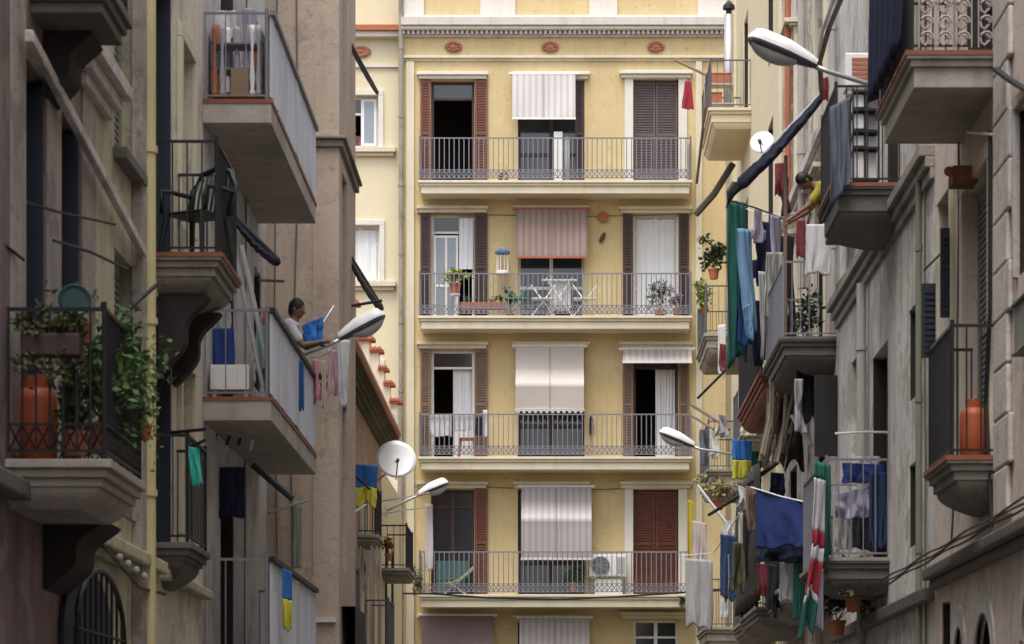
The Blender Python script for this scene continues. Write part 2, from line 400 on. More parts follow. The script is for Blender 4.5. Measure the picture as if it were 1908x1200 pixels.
# attic pilasters, cornice, dentils, frieze, rosettes
q = MB()
for a, c in ((750, 790), (895, 960), (1098, 1150), (1300, 1352)): q.box(ux(a), ux(c), Z(36, DC), 22.2, -.004, -.07, mC)
q.box(UL, UR, Z(36, DC), Z(30, DC), 0, -.1, mC)
q.build('attic_pilaster', trimw, CB)
q = MB(); q.box(UL-.02, UR+.02, Z(52, DC), Z(38, DC), 0, -.30, mC); q.build('cornice', band, CB)
q = MB(); q.box(UL-.02, UR+.02, Z(59, DC), Z(52.2, DC), 0, -.24, mC); q.build('cornice_moulding', trimw, CB, bevel=.02)
q = MB(); x = UL
while x < UR: q.box(x, x+.06, Z(66, DC), Z(59.2, DC), 0, -.16, mC); x += .112
q.box(UL, UR, Z(70, DC), Z(60, DC), -.001, -.06, mC); q.build('dentil_course', band, CB)
q = MB(); q.box(UL, UR, Z(110, DC), Z(105, DC), 0, -.10, mC); q.box(UL, UR, Z(114, DC), Z(110.3, DC), 0, -.05, mC); q.build('string_course', trim, CB, bevel=.01)
for px in (845, 1025, 1222):
    q = MB(); c0 = Vector((ux(px), DC-.02, Z(88, DC)))
    q.lathe(c0, [(.20,0),(.20,.03),(.16,.05),(.12,.03),(.05,.05),(.001,.06)], 20, (0,-1,0))
    for k in range(8):
        t = k*math.pi/4; q.ell(c0+Vector((.13*math.cos(t), -.05, .13*math.sin(t))), (.045,.02,.035), 6, 4)
    for v in q.v: v.z = c0.z+(v.z-c0.z)*.62
    q.build('rosette', mat('rosette_red', (.42,.17,.11), .85, .3, 14), CB)
q = MB(); q.box(ux(757), ux(772), 0, Z(115, DC), 0, -.06, mC); q.box(ux(1296), ux(1308), 0, Z(115, DC), 0, -.06, mC); q.build('pilaster', trim, CB, bevel=.008)
# balconies
for r_, v0 in enumerate(slabs):
    S = balcony(CB, mC, ux(779, 63.35), ux(1290, 63.35), v0, .80, th=.29, rail=.96, rr=.0145, pitch=.11, rm=irong, label='long pale slab balcony of the %s level with grey bar railing' % ('top', 'second', 'third', 'fourth')[r_])
# lintels with hoods, window contents
spec = [['open', 'plain', 'closed'], ['open', 'plain', 'curtain'], ['curtainopen', 'plain', 'curtainopen'], ['plain', 'plain', 'closed'], ['plain', 'plain', 'plain']]
wooddr = mat('dark_red_shutter', (.15,.045,.028), .6, .4, 5, .3, 30, streak=.4, stain_col=(.08,.03,.02))
SM = [[woodr, woodd, woodg], [woodd, woodd, woodd], [woodb, woodb, woodb], [woodr, woodd, wooddr], [woodd, woodd, woodd]]
for i, h in enumerate(wins):
    r_, c_ = divmod(i, 3); s = spec[r_][c_]
    fm = whitef if (r_, c_) in ((1, 0), (1, 2), (2, 0), (4, 2), (1, 1)) else woodd
    opening(CB, mC, h[0], h[1], h[2], h[3], s, fm=fm, sm=SM[r_][c_], name='window' if r_ == 4 else 'balcony_door')
    if (r_, c_) in ((0, 2), (3, 2)): surround(mC, CB, *h, wd=.2, out=.05)
    q = MB(); e = .32 if c_ != 1 else .12
    q.box(h[0]-e, h[1]+e, h[3]+.10, h[3]+.17, 0, -.16, mC); q.box(h[0]-e+.04, h[1]+e-.04, h[3]+.02, h[3]+.099, 0, -.10, mC)
    q.build('lintel', trimw if r_ == 0 else trim, CB, bevel=.008)
    if r_ < 4 and s != 'closed' or r_ == 0 and c_ == 0:
        wd = .24 if c_ != 1 else .0
        par = CB
        if c_ == 0 or (c_ == 2 and r_ in (1, 2)):
            if not (r_ == 3): shutter(mC, h[0]-wd, h[0]-.01, h[2]+.02, h[3], -.02, SM[r_][c_], CB)
            shutter(mC, h[1]+.01, h[1]+(.30 if c_ == 0 else .24), h[2]+.02, h[3], -.02, SM[r_][c_], CB)
shutter(mC, ux(1072), ux(1088), wins[1][2]+.02, wins[1][3], .04, woodd, CB)
# ---------------- blinds
def blind(px0, px1, py0, py1, mt, prof, label, grp='roller blinds on the yellow building', edge=None, scal=False, slats=True):
    d0 = DC-.2; x0, x1 = (px0-VX)*d0/F, (px1-VX)*d0/F; z1, z0 = Z(py0, d0), Z(py1, d0)
    o = thing('roller_blind', ((x0+x1)/2, d0, z0), label, 'blind', grp)
    q = MB(); n = 60
    def pf(t):
        for (ta, wa), (tb, wb) in zip(prof, prof[1:]):
            if ta <= t <= tb:
                s = (t-ta)/(tb-ta); return wa+(wb-wa)*s
        return prof[-1][1]
    def sm_(t): return sum(pf(min(1, max(0, t+k*.02))) for k in range(-3, 4))/7
    q.grid(lambda s, t: (x0+(x1-x0)*s, d0-sm_(t)+(.0004*(1 if int(t*n) % 2 else -1) if slats else 0)-.012*math.sin(s*5+t*3), z1+(z0-z1)*t), 24, n)
    q.build('slats', mt, o, smooth=not slats, solid=.006)
    q = MB(); q.tube([(x0-.08, d0, z1+.02), (x1+.08, d0, z1+.02)], .035, 8); q.build('roller', edge or whitef, o)
    q = MB(); we = sm_(1); q.box(x0-.01, x1+.01, d0-we-.015, d0-we+.015, z0-.05, z0); q.build('bottom_bar', edge or whitef, o)
    if scal:
        q = MB()
        for k in range(12):
            a = x0+(x1-x0)*k/12; c = x0+(x1-x0)*(k+1)/12; q.quad((a, d0-we-.02, z0), (c, d0-we-.02, z0), ((a*.3+c*.7), d0-we-.02, z0-.1), ((a*.7+c*.3), d0-we-.02, z0-.1))
        q.build('valance', mt, o, solid=.004)
    q = MB()
    for x in (x0+(x1-x0)*.5,): q.tube([(x, d0-sm_(k/12)-.018, z1+(z0-z1)*k/12) for k in range(13)], .006, 4)
    q.build('pull_cord', woodb, o)
    return o
bulge = [(0, .05), (.42, .30), (.5, .36), (.6, .33), (1, .34)]
blind(955, 1072, 139, 224, blindw, [(0, .05), (.8, .25), (1, .3)], 'short white striped blind over the top centre door of the yellow building')
blind(962, 1094, 391, 481, blindp, [(0, .05), (.8, .22), (1, .26)], 'plum blind with an orange bottom edge on the second balcony down', edge=oran)
blind(961, 1088, 646, 766, blindc, [(0, .04), (.42, .12), (.60, .46), (.7, .44), (1, .40)], 'long cream blind hanging to the railing of the third balcony down', scal=True)
blind(1160, 1288, 652, 676, blindw, [(0, .05), (1, .3)], 'pale blind pulled only a little way down, right side of third balcony')
blind(972, 1102, 908, 1042, blindl, [(0, .04), (.26, .10), (.44, .46), (.55, .44), (1, .42)], 'long lilac striped blind hanging in front of the fourth balcony down')
blind(786, 920, 1148, 1300, blindd, [(0, .05), (1, .2)], 'dusky closed blind at the lower left edge of the yellow building')
blind(968, 1098, 1152, 1300, blindl, [(0, .05), (1, .2)], 'dull lilac closed blind at the bottom centre of the yellow building')

# ------- drainpipes
def pipe(pts, r, mt, label, collars=True, name='drainpipe', cat='drainpipe'):
    o = thing(name, pts[-1], label, cat)
    q = MB(); q.tube(pts, r, 10)
    if collars:
        L = (Vector(pts[1])-Vector(pts[0])); n = max(1, int(L.length/1.6)); ax = L.normalized()
        for k in range(n+1):
            c = Vector(pts[0])+L*((k+.5)/(n+1)); q.lathe(c, [(r, -.03), (r*1.22, -.03), (r*1.22, .03), (r, .03)], 10, ax)
    q.build('pipe', mt, o)
    return o
pipe([(ux(748), DC-.12, 22), (ux(748), DC-.12, 0)], .055, conc, 'grey drainpipe running down the left edge of the yellow building')

# ================================================================== ANNEX left of the central building
AX = thing('cream_building', (-5.5, 64.3, 0), 'cream building behind the tiled roof, left of the yellow building, with white framed windows', 'building')
mA = front(64.3)
def ua(px): return (px-VX)*64.3/F
hA = [(ua(630), ua(705), Z(274, 64.3), Z(178, 64.3)), (ua(634), ua(707), Z(524, 64.3), Z(420, 64.3)), (ua(634), ua(707), Z(790, 64.3), Z(680, 64.3))]
wall_mesh(mA, ua(380), ua(749), 0, 22, hA).build('wall', cream, AX, recalc=False)
opening(AX, mA, *hA[0], 'open'); opening(AX, mA, *hA[1], 'curtain', bars=True); opening(AX, mA, *hA[2], 'pale')
q = MB(); h = hA[0]; q.box(ua(672), h[1]-.05, h[2]+.05, h[3]-.06, .10, .15, mA); q.build('sash', whitef, AX)
q = MB(); q.box(ua(678), h[1]-.11, h[2]+.12, h[3]-.12, .09, .099, mA); q.build('pane', glassl, AX)
for h in hA:
    surround(mA, AX, *h, wd=.12)
    q = MB(); q.box(ua(560), ua(738), h[2]-.14, h[2]-.02, 0, -.16, mA); q.box(ua(560), ua(735), h[2]-.22, h[2]-.141, 0, -.09, mA); q.build('sill', trim, AX, bevel=.01)
q = MB(); q.box(ua(400), ua(749)-.02, Z(62, 64.3), Z(52, 64.3), 0, -.3, mA); q.build('cornice', terrap, AX)
q = MB(); q.box(ua(400), ua(749)-.02, Z(72, 64.3), Z(62.3, 64.3), 0, -.22, mA); q.box(ua(400), ua(746), Z(126, 64.3), Z(121, 64.3), 0, -.06, mA); q.build('moulding', trimw, AX)
q = MB(); c0 = Vector((ua(672), 64.28, Z(97, 64.3))); q.lathe(c0, [(.24,0),(.24,.03),(.18,.05),(.1,.03),(.001,.06)], 18, (0,-1,0))
for v in q.v: v.z = c0.z+(v.z-c0.z)*.55
q.build('rosette', MATS['rosette_red'], AX)
# block behind everything to close the view on the right end
RB = thing('side_street_building', (5.2, 66, 0), 'pale cream building face just right of the yellow building', 'building')
q = MB(); q.box(UR+.002, 9, 0, 22.5, .3, 3, front(65.2)); q.build('wall', cream, RB)

# ================================================================== SIDE BUILDINGS
HT = 15.5
ebony0 = mat('reveal_black_brown', (.03,.022,.02), .6, .3, 6)  # near-black colour of the leaves that darken the reveals
def side(name, label, m, u0, u1, mt, holes, ht=HT, roofm=None):
    b = thing(name, m((u0+u1)/2, 0, 0), label, 'building')
    wall_mesh(m, u0, u1, 0, ht, [h[:4] for h in holes], t=.3).build('wall', mt, b, recalc=False)
    q = MB(); q.box(u0+.01, u1-.01, ht-.3, ht, .001, 6, m); q.build('roof', roofm or terrap, b)
    q = MB(); q.box(u0+.001, u1-.001, 0, ht-.31, 5.9, 6, m); q.box(u0, u0+.1, 0, ht-.31, .34, 5.9, m); q.box(u1-.1, u1, 0, ht-.31, .34, 5.9, m); q.build('rear_wall', mt, b)
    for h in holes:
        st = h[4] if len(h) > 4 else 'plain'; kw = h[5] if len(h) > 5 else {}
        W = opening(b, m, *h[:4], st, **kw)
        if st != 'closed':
            q = MB(); q.box(h[1]-.05, h[1]-.002, h[2]+.002, h[3]-.02, .01, .155, m); q.box(h[1]-.05, h[1]-.002, h[2]+.002, h[3]-.02, .225, .31, m); q.build('dark_reveal_leaf', navyp if kw.get('fm') is navyp else ebony0, W)  # dark leaves added along the far reveal so the opening looks black
    return b
ML = left(-3.75); MR = right(3.85)
def dl(px): return 19500/(1040-px)
def dr(px): return 20020/(px-1040)
# ---- left A (nearest, mauve)
hA_ = [(dl(48), dl(84), 3.7, 6.6, 'open', dict(fm=navyp, name='balcony_door')), (dl(114), dl(150), 3.7, 6.6, 'plain', dict(fm=navyp, name='balcony_door')),
       (dl(213), dl(248), Z(300, 24.1), 9.4, 'closed', dict(fm=shutg, sm=shutg)), (dl(105), dl(198), 1.0, Z(1075, 22), 'open', dict(fm=ironb)),
       (dl(-80), dl(36), .8, Z(1000, 18.7), 'closed', dict(fm=navyp, sm=navyp)), (dl(48), dl(150), 7.2, 9.6, 'open', dict(fm=navyp, name='balcony_door')),
       (14, 15.3, 3.7, 6.3, 'plain', {}), (14, 15.3, 6.9, 9.5, 'plain', {}), (9, 10.3, 3.7, 6.3, 'plain', {}), (3, 4.3, 3.7, 6.3, 'plain', {}), (9, 10.3, .1, 2.6, 'plain', {})]
A = side('mauve_building', 'mauve and ochre rendered building at the left edge, nearest the camera', ML, -22, dl(152), mauve, hA_[:2]+hA_[5:], 16)
hs = [hA_[2], (dl(160), dl(198), 1.0, Z(1075, 22), 'open', dict(fm=ironb))]
A2 = side('ochre_building', 'weathered ochre house between the mauve wall and the yellow drainpipe on the left', ML, dl(152)+.002, 25.9, olive, [hA_[2], (dl(213), dl(248), 3.75, 6.0, 'closed', dict(fm=shutg, sm=shutg))], 16)
q = MB()
for a, c in ((18, 46), (86, 112), (152, 176)): q.box(dl(a), dl(c), 3.75, 7.12, 0, -.012, ML)
q.build('door_jamb', mauvel, A, bevel=.01)
q = MB(); q.box(21.6, 23.3, 7.15, 7.27, 0, -.20, ML); q.box(21.7, 23.2, 7.04, 7.149, 0, -.13, ML); q.box(21.8, 23.1, 6.95, 7.039, 0, -.07, ML); q.build('window_hood', stone, A2, bevel=.01)
q = MB(); q.box(dl(210), dl(250), Z(300, 24.1)-.1, Z(300, 24.1)-.01, 0, -.12, ML); q.build('sill', concd, A2)
q = MB(); q.box(-6, dl(152), 3.42, 3.55, 0, -.16, ML); q.build('string_course', concd, A, bevel=.02)
q = MB(); q.box(dl(152)+.01, 25.85, 3.38, 3.5, 0, -.14, ML); q.box(dl(152)+.01, 25.85, 3.3, 3.378, 0, -.07, ML); q.build('string_course', olive, A2, bevel=.02)
q = MB(); q.box(dl(245), dl(263), 0, 15.6, 0, -.10, ML); q.build('quoin', mauvel, A2, bevel=.01)
S = balcony(A, ML, 18.9, 20.55, 3.69, .72, th=.18, rail=1.02, rm=ironb, sm=mat('pale_concrete', (.46,.42,.37), .9, .2, 4, .6, 25, stain=.4, streak=.4, stain_col=(.18,.15,.12)), em=None, pitch=.085, rr=.010, taper=.25)
S = balcony(A, ML, 19.75, 20.8, 7.16, .58, th=.2, rail=1.0, rm=ironb, sm=concd)
ebony = mat('near_black_stone', (.04,.035,.035), .9, .3, 5, .5, 25)  # near-black stone of the left corbels
corbel(A, ML, 20.3, 20.8, 6.95, .33, .45, ebony)
corbel(A, ML, 20.3, 21.1, 3.40, .42, .50, ebony)
# diagonal timber and near pipe
pipe([ML(24.84, 15.5, -.10), ML(24.84, 1.75, -.10)], .070, pipey, 'ochre painted drainpipe running full height on the left facade')
o = MB(); a, c = P(38, 66, 19.3), P(262, 470, 24.6); a.x = -3.66; c.x = -3.66
dv = (c-a).normalized(); up = Vector((0, -dv.z, dv.y))
n0 = len(o.v)
for pnt in (a, c):
    for s1, s2 in ((-1,-1),(1,-1),(1,1),(-1,1)): o.v.append(pnt+Vector((.03*s1, 0, 0))+up*.045*s2)
o.f += [(0,1,2,3),(7,6,5,4),(0,4,5,1),(1,5,6,2),(2,6,7,3),(3,7,4,0)]
tag(o.build('conduit_board', MATS['pale_stone'], bevel=.01), 'weathered board casing sloping down the near left wall beside dark door openings', 'conduit')
# ---- left B
B = side('cream_house', 'narrow cream house behind the ochre drainpipe, with a green chair on its balcony', ML, 25.902, 29.4, paleyel,
    [(25.96, 27.1, 6.38, 9.1, 'open', dict(fm=navyp, name='balcony_door')), (25.96, 27.1, 3.7, 6.0, 'open', dict(fm=navyp, name='balcony_door')),
     (27.6, 28.5, 7.0, 8.8, 'closed', dict(fm=shutg, sm=shutg)), (25.96, 27.1, 9.5, 12, 'open', dict(fm=navyp, name='balcony_door')), (27.5, 28.3, .2, 2.4, 'plain', {}), (27.6, 28.5, 3.9, 5.6, 'closed', dict(fm=shutg, sm=shutg))], 15.2)
surround(ML, B, 27.6, 28.5, 7.0, 8.8, wd=.14, mt=trim, out=.05)
surround(ML, B, 27.6, 28.5, 3.9, 5.6, wd=.14, mt=trim, out=.05)
balcony(B, ML, 25.95, 27.5, 6.38, .62, th=.2, rail=1.05, rm=ironb, sm=conc, em=terra, taper=.9, orn=False, rr=.010)
balcony(B, ML, 26.0, 27.4, 3.7, .34, th=.16, rail=1.0, rm=ironb, sm=concd, taper=.9, orn=False)
corbel(B, ML, 26.15, 26.4, 6.02, .44, .7, ebony); corbel(B, ML, 27.1, 27.3, 6.02, .44, .7, ebony)
q = MB(); q.box(26, 29.38, 3.36, 3.46, 0, -.12, ML); q.build('string_course', olive, B, bevel=.02)
# ---- left C (grey, white sheet balconies)
C = side('grey_building', 'grey left building with two deep balconies screened by pale sheet panels', ML, 29.402, 35.95, greyw,
    [(31, 32.3, 5.5, 7.9, 'open', dict(fm=whitef, name='balcony_door')), (31, 32.3, 8.64, 11.1, 'curtain', dict(fm=whitef, name='balcony_door')), (31.0, 32.3, 2.4, 4.8, 'open', dict(fm=woodd, name='balcony_door')),
     (34.4, 35.2, 6.3, 7.8, 'plain', {}), (34.4, 35.2, 9.3, 10.9, 'plain', {})], 15.0)
C2z, C1z, C0z = 8.64, 5.50, 2.45
for z0, rh, lb in ((C2z, .93, 'upper'), (C1z, .93, 'middle'), (C0z, 1.35, 'lowest')):
    S = balcony(C, ML, 29.45, 34.9, z0, .72, th=.24, rail=rh, rm=irong, sm=MATS['pale_concrete'], em=terra, flat=True, orn=False, pitch=.17, rr=.009, label=lb+' balcony of the grey building with pale sheet screening')
    q = MB(); n = 110
    q.grid(lambda s, t: ML(29.5+5.35*s, z0+.05+(rh-.08)*t, -.715-.012*(1 if int(s*n) % 2 else -1)), n, 2)
    q.build('screen_panel', sheet, S, solid=.004)
    q = MB(); q.box(29.48, 34.9, z0+rh-.02, z0+rh+.03, -.70, -.76, ML); q.build('top_rail', ironb if lb != 'upper' else irong, S)
# ---- left D brown, protruding gable
D_ = thing('brown_building', (-3.3, 36, 0), 'tall brown rendered house whose side wall juts into the street on the left', 'building')
mD = front(36.0); XD = (632-VX)*36/F
xs_ = (583-VX)*36/F
wall_mesh(mD, -5.0, XD, 0, 15.8, [((583-VX)*36/F, (622-VX)*36/F, 2.2, Z(1163, 36))], t=.3).build('wall', brown, D_, recalc=False)
opening(D_, mD, (583-VX)*36/F, (622-VX)*36/F, 2.2, Z(1163, 36), 'plain', fm=whitef)
q = MB(); q.box((580-VX)*36/F, (626-VX)*36/F, Z(1160, 36), Z(1150, 36), 0, -.08, mD); q.build('lintel', trimw, D_)
mDs = left(XD)
wall_mesh(mDs, 36.0, 38.9, 0, 15.8, [(36.5, 37.3, 7.3, 9.4), (36.5, 37.3, 4.2, 6.4), (36.5, 37.3, 10.4, 12.6)], t=.3).build('street_wall', brown, D_, recalc=False)
for v in (7.3, 4.2, 10.4): opening(D_, mDs, 36.5, 37.3, v, v+2.1+(.1 if v == 4.2 else 0), 'plain', fm=woodd)
q = MB(); q.box(-5, XD-.01, 15.3, 15.8, .01, 2.9, mD); q.box(-5, XD-.31, 0, 15.2, 2.8, 2.9, mD); q.build('roof', terrap, D_)
q = MB(); q.box(xs_, XD+.055, Z(275, 36), Z(262, 36), 0, -.08, mD); q.box(xs_-.02, XD+.10, Z(262, 36)+.002, Z(256, 36), 0, -.13, mD)
q.box(36.001, 38.88, Z(275, 36), Z(262, 36), 0, -.055, mDs); q.box(36.001, 38.88, Z(262, 36)+.002, Z(256, 36), 0, -.10, mDs); q.build('string_course', conc, D_, bevel=.01)
q = MB(); q.box(xs_, XD, 0, Z(276, 36), 0, -.025, mD); q.box(xs_+.03, XD, Z(255, 36), 15.2, 0, -.012, mD); q.build('corner_strip', brown, D_)
# ---- left E low house with tiled eave
E_ = thing('red_house', (-3.05, 48, 0), 'low reddish house with a tiled overhanging roof, beyond the brown building', 'building')
XE = -3.35; mE = left(XE); ze = 7.62
hE = [(40, 41, 3.6, 6.2), (43.5, 44.5, 3.6, 6.2), (47.5, 48.5, 3.6, 6.2), (51, 52, 3.6, 6.2)]
wall_mesh(mE, 38.92, 52.8, 0, ze, hE, t=.3).build('wall', red, E_, recalc=False)
q = MB(); q.box(-6.5, XE-.002, 0, ze, 0, .3, front(52.45)); q.build('end_wall', cream, E_)
for h in hE:
    opening(E_, mE, *h, 'plain', fm=woodb, name='balcony_door'); surround(mE, E_, *h, wd=.12, mt=trim)
q = MB()
for k in range(9): None
for k in range(4): q.box(38.95, 52.8, ze+.001+.055*k, ze+.052+.055*k, .2, -.08-.07*k, mE)
q.build('soffit', soff, E_)
q = MB(); y = 38.95; zt = ze+.24
while y < 52.8:                                    # barrel tiles, running up the slope
    x0 = XE+.36
    q.tube([(x0, y+.09, zt), (x0-3.6, y+.09, zt+1.1)], .085, 6); y += .18
q.box(38.95, 52.85, zt-.04, zt-.02, -.33, 3.2, mE)
q.build('roof', mat('old_roof_tile', (.33,.16,.11), .9, .3, 7, .4, 40, stain=.5, stain_col=(.18,.12,.08)), E_)
for yy in (41.9, 46.3, 50.6): balcony(E_, mE, yy-2.2, yy-.6, 3.55, .45, th=.18, rail=.95, sm=conc, em=terra, orn=False, taper=.8) if yy != 46.3 else None
E2 = side('narrow_cream_house', 'narrow whitish house between the tiled roof and the yellow building', left(XE), 52.88, 59.8, cream, [(56, 57, 3.6, 6.0, 'plain', dict(fm=woodb, name='balcony_door')), (54, 54.8, 3.6, 6.0, 'plain', dict(fm=woodb, name='balcony_door'))], 7.3)
# stepped parapet with tile caps
SP = thing('stepped_parapet', (-4.2, 61, 0), 'stepped masonry parapet with terracotta tile caps rising above the low tiled roof', 'parapet')
q = MB(); t_ = MB(); steps = [(634, 662, 562), (662, 690, 628), (690, 706, 650), (706, 716, 684), (716, 727, 712), (727, 741, 745)]
for a, c, y in steps:
    x0, x1 = (a-VX)*61/F, (c-VX)*61/F; z = Z(y, 61)
    q.box(x0, x1, 61, 61.3, 0, z-.08)
    t_ = MB(); t_.box(x0-.02, x1+.1, 60.93, 61.37, z-.078, z-.02)
    for k in range(3): t_.tube([(x0-.02+(x1-x0+.08)*(k+.5)/3, 60.9, z), (x0-.02+(x1-x0+.08)*(k+.5)/3, 61.4, z)], (x1-x0+.1)/6.2, 6)
    t_.build('tile_cap', terrap, SP)
q.build('wall', paleyel, SP)

# ---- right side
R1 = side('tan_building', 'tan rendered building at the right edge, nearest the camera, with arched openings low down', MR, -22, 28.5, tan,
    [(24.75, 26.3, 4.33, 7.0, 'closed', dict(fm=shutg, sm=shutg, name='balcony_door')), (22.4, 23.35, 5.7, 7.1, 'plain', dict(fm=woodd)), (24.75, 26.3, 7.9, 10.5, 'plain', dict(fm=woodd, name='balcony_door')),
     (27.25, 28.05, 4.95, 7.25, 'closed', dict(fm=shutg, sm=shutg)), (24.7, 25.75, 1.0, 3.0, 'plain', dict(fm=woodd)), (26.4, 27.1, 1.0, 2.95, 'plain', dict(fm=woodd)),
     (22.3, 23.1, 1.0, 3.1, 'plain', dict(fm=woodd)), (27.4, 28.0, 2.4, 3.25, 'plain', dict(fm=woodd, bars=False)), (13, 14.2, 4.2, 6.6, 'plain', {}), (7, 8.2, 4.2, 6.6, 'plain', {}), (13, 14.2, 7.9, 10, 'plain', {})], 16)
# arches over the low openings
for a, c, z in ((24.7, 25.75, 3.0), (26.4, 27.1, 2.95), (22.3, 23.1, 3.1)):
    q = MB(); n = 14; cu = (a+c)/2; r0 = (c-a)/2
    for k in range(n):
        t0, t1 = math.pi*k/n, math.pi*(k+1)/n
        p = [MR(cu-r0*math.cos(t), z-.45+.45*math.sin(t), -.012) for t in (t0, t1)]
        o = [MR(cu-(r0+.18)*math.cos(t), z-.45+.66*math.sin(t), -.012) for t in (t0, t1)]
        q.quad(p[0], p[1], o[1], o[0])
        c0_ = [MR(cu-r0*math.cos(t), z+.002, -.008) for t in (t0, t1)]
        q.quad(MR(cu-r0*math.cos(t0), z-.45+.45*math.sin(t0), .05), MR(cu-r0*math.cos(t1), z-.45+.45*math.sin(t1), .05), MR(cu-r0*math.cos(t1), z, .05), MR(cu-r0*math.cos(t0), z, .05))
    q.build('arch_surround', stone, R1, solid=.02)
surround(MR, R1, 24.75, 26.3, 4.33, 7.0, wd=.16, mt=trim, out=.05)
surround(MR, R1, 27.25, 28.05, 4.95, 7.25, wd=.12, mt=trim, out=.04)
surround(MR, R1, 22.4, 23.35, 5.7, 7.1, wd=.1, mt=stone, out=.04)
q = MB(); z = 3.75
while z < 15.5: q.box(23.55+.12*(int(z*3) % 2), 24.4, z, z+.42, 0, -.05, MR); z += .43
q.build('quoin', stone, R1, bevel=.02)
q = MB(); q.box(-6, 28.45, 3.5, 3.62, 0, -.14, MR); q.box(-6, 28.4, 3.4, 3.498, 0, -.08, MR); q.build('string_course', concd, R1, bevel=.02)
balcony(R1, MR, 24.4, 26.75, 7.86, .80, th=.30, rail=1.05, rm=ironb, sm=MATS['pale_concrete'], em=terra, orn=False, rr=.010, label='deep moulded balcony with terracotta edge and scrolled iron railing')
# scrolled iron in the end railing
scr = mat('pale_iron_scroll', (.42,.35,.33), .6, .2, 10)
for w in (-.62, -.46, -.30, -.10):
    q = MB()
    for k in range(7):
        zc = 7.98+.14*k; pts = [MR(24.43, zc+.06*math.sin(t*math.pi/5)*(1 if t < 8 else .5), w+.055*math.cos(t*math.pi/5)*(1 if t < 8 else .5)) for t in range(14)]; q.tube(pts, .013, 5)
    q.tube([MR(24.43, 7.9, w-.07), MR(24.43, 8.95, w-.07)], .008, 4); q.tube([MR(24.43, 7.9, w+.07), MR(24.43, 8.95, w+.07)], .008, 4)
    q.build('scroll_panel', scr, R1)
balcony(R1, MR, 24.4, 25.9, 4.32, .45, th=.2, rail=1.15, rm=ironb, sm=conc, em=terra, orn=False, taper=.9, rr=.010, label='shallow balconette holding the orange gas bottle')
# opened louvred shutters
for a, zz0, zz1, pr in ((27.15, 5.98, 6.85, .13), (28.25, 5.75, 6.5, .17)):
    q = MB(); q.box(-pr, 0, zz0, zz1, 0, .04, lambda a_, b_, c_: (3.85+a_, a+c_, b_))
    k = zz0+.05
    while k < zz1-.05: q.box(-pr+.03, -.03, k, k+.03, -.01, 0, lambda a_, b_, c_: (3.85+a_, a+c_, b_)); k += .06
    q.build('shutter', navyp, R1)
R2 = side('pale_grey_house', 'pale grey house on the right with laundry balcony and narrow slit windows', MR, 28.502, 38.5, greyb,
    [(31.6, 32.7, 8.15, 10.6, 'plain', dict(fm=whitef, name='balcony_door')), (32.6, 34.2, 4.03, 6.6, 'open', dict(fm=woodd, name='balcony_door')), (29.9, 30.6, 5.6, 6.6, 'plain', dict(fm=woodd, bars=False)),
     (36.0, 36.6, 4.6, 6.9, 'closed', dict(fm=shutg, sm=shutg)), (34.9, 35.5, 4.6, 6.9, 'plain', dict(fm=woodd)), (30.0, 30.6, 4.0, 4.9, 'plain', dict(fm=woodd, bars=False)), (36, 37.2, 8.75, 10.6, 'open', dict(fm=woodd)), (29.6,30.4,1.5,2.4,'plain',dict(fm=woodd, bars=False))], 15.4)
q = MB()
for a, c, o_ in ((7.85, 7.97, .16), (7.74, 7.848, .10), (7.62, 7.738, .05)): q.box(28.52, 38.4, a, c, 0, -o_, MR)
q.build('string_course', conc, R2, bevel=.01)
q = MB(); q.box(28.52, 38.4, 3.3, 3.45, 0, -.12, MR); q.build('string_course', concd, R2, bevel=.02)
balcony(R2, MR, 31.3, 33.0, 8.15, .78, th=.3, rail=1.1, rm=ironb, sm=concd, em=terra, orn=False, taper=.7, rr=.010)
balcony(R2, MR, 32.4, 35.4, 4.03, .78, th=.24, rail=1.15, rm=irong, sm=concd, em=conc, orn=False, taper=.4, pitch=.12, rr=.009)
R3 = side('stained_house', 'stained cream house on the right, between the laundry balconies', MR, 38.502, 48, peel,
    [(40, 41.3, 7.55, 10, 'open', dict(fm=whitef, name='balcony_door')), (40, 41.3, 4.1, 6.6, 'open', dict(fm=woodd, name='balcony_door')), (45, 46.3, 7.6, 10, 'open', dict(fm=woodb, name='balcony_door')),
     (45, 46.3, 4.1, 6.5, 'open', dict(fm=woodb, name='balcony_door')), (40, 41.3, 11, 13.4, 'closed', dict(fm=shutg, sm=shutg)), (45, 46.3, 11, 13.4, 'closed', dict(fm=woodb, sm=woodb))], 15.0)
for h in ((40, 41.3, 11, 13.4), (45, 46.3, 11, 13.4), (40, 41.3, 7.55, 10), (45, 46.3, 7.6, 10)): surround(MR, R3, *h, wd=.16, mt=trim, hood=.16, out=.06)
q = MB(); q.box(38.52, 47.9, 10.55, 10.7, 0, -.18, MR); q.box(38.52, 47.9, 10.45, 10.548, 0, -.1, MR); q.build('string_course', stone, R3, bevel=.01)
balcony(R3, MR, 37.3+1.3, 41.8, 7.55, .78, th=.24, rail=1.05, rm=irong, sm=concd, em=concd, orn=False, taper=.5, rr=.009)
balcony(R3, MR, 42.2, 47.4, 7.58, .82, th=.2, rail=1.0, rm=ironb, sm=terra, orn=False, taper=.2)
balcony(R3, MR, 39.0, 42.0, 4.1, .78, th=.2, rail=1.0, rm=ironb, sm=conc, orn=False, taper=.5)
balcony(R3, MR, 43.4, 47.2, 4.1, .8, th=.2, rail=1.0, rm=ironb, sm=conc, orn=False, taper=.5)
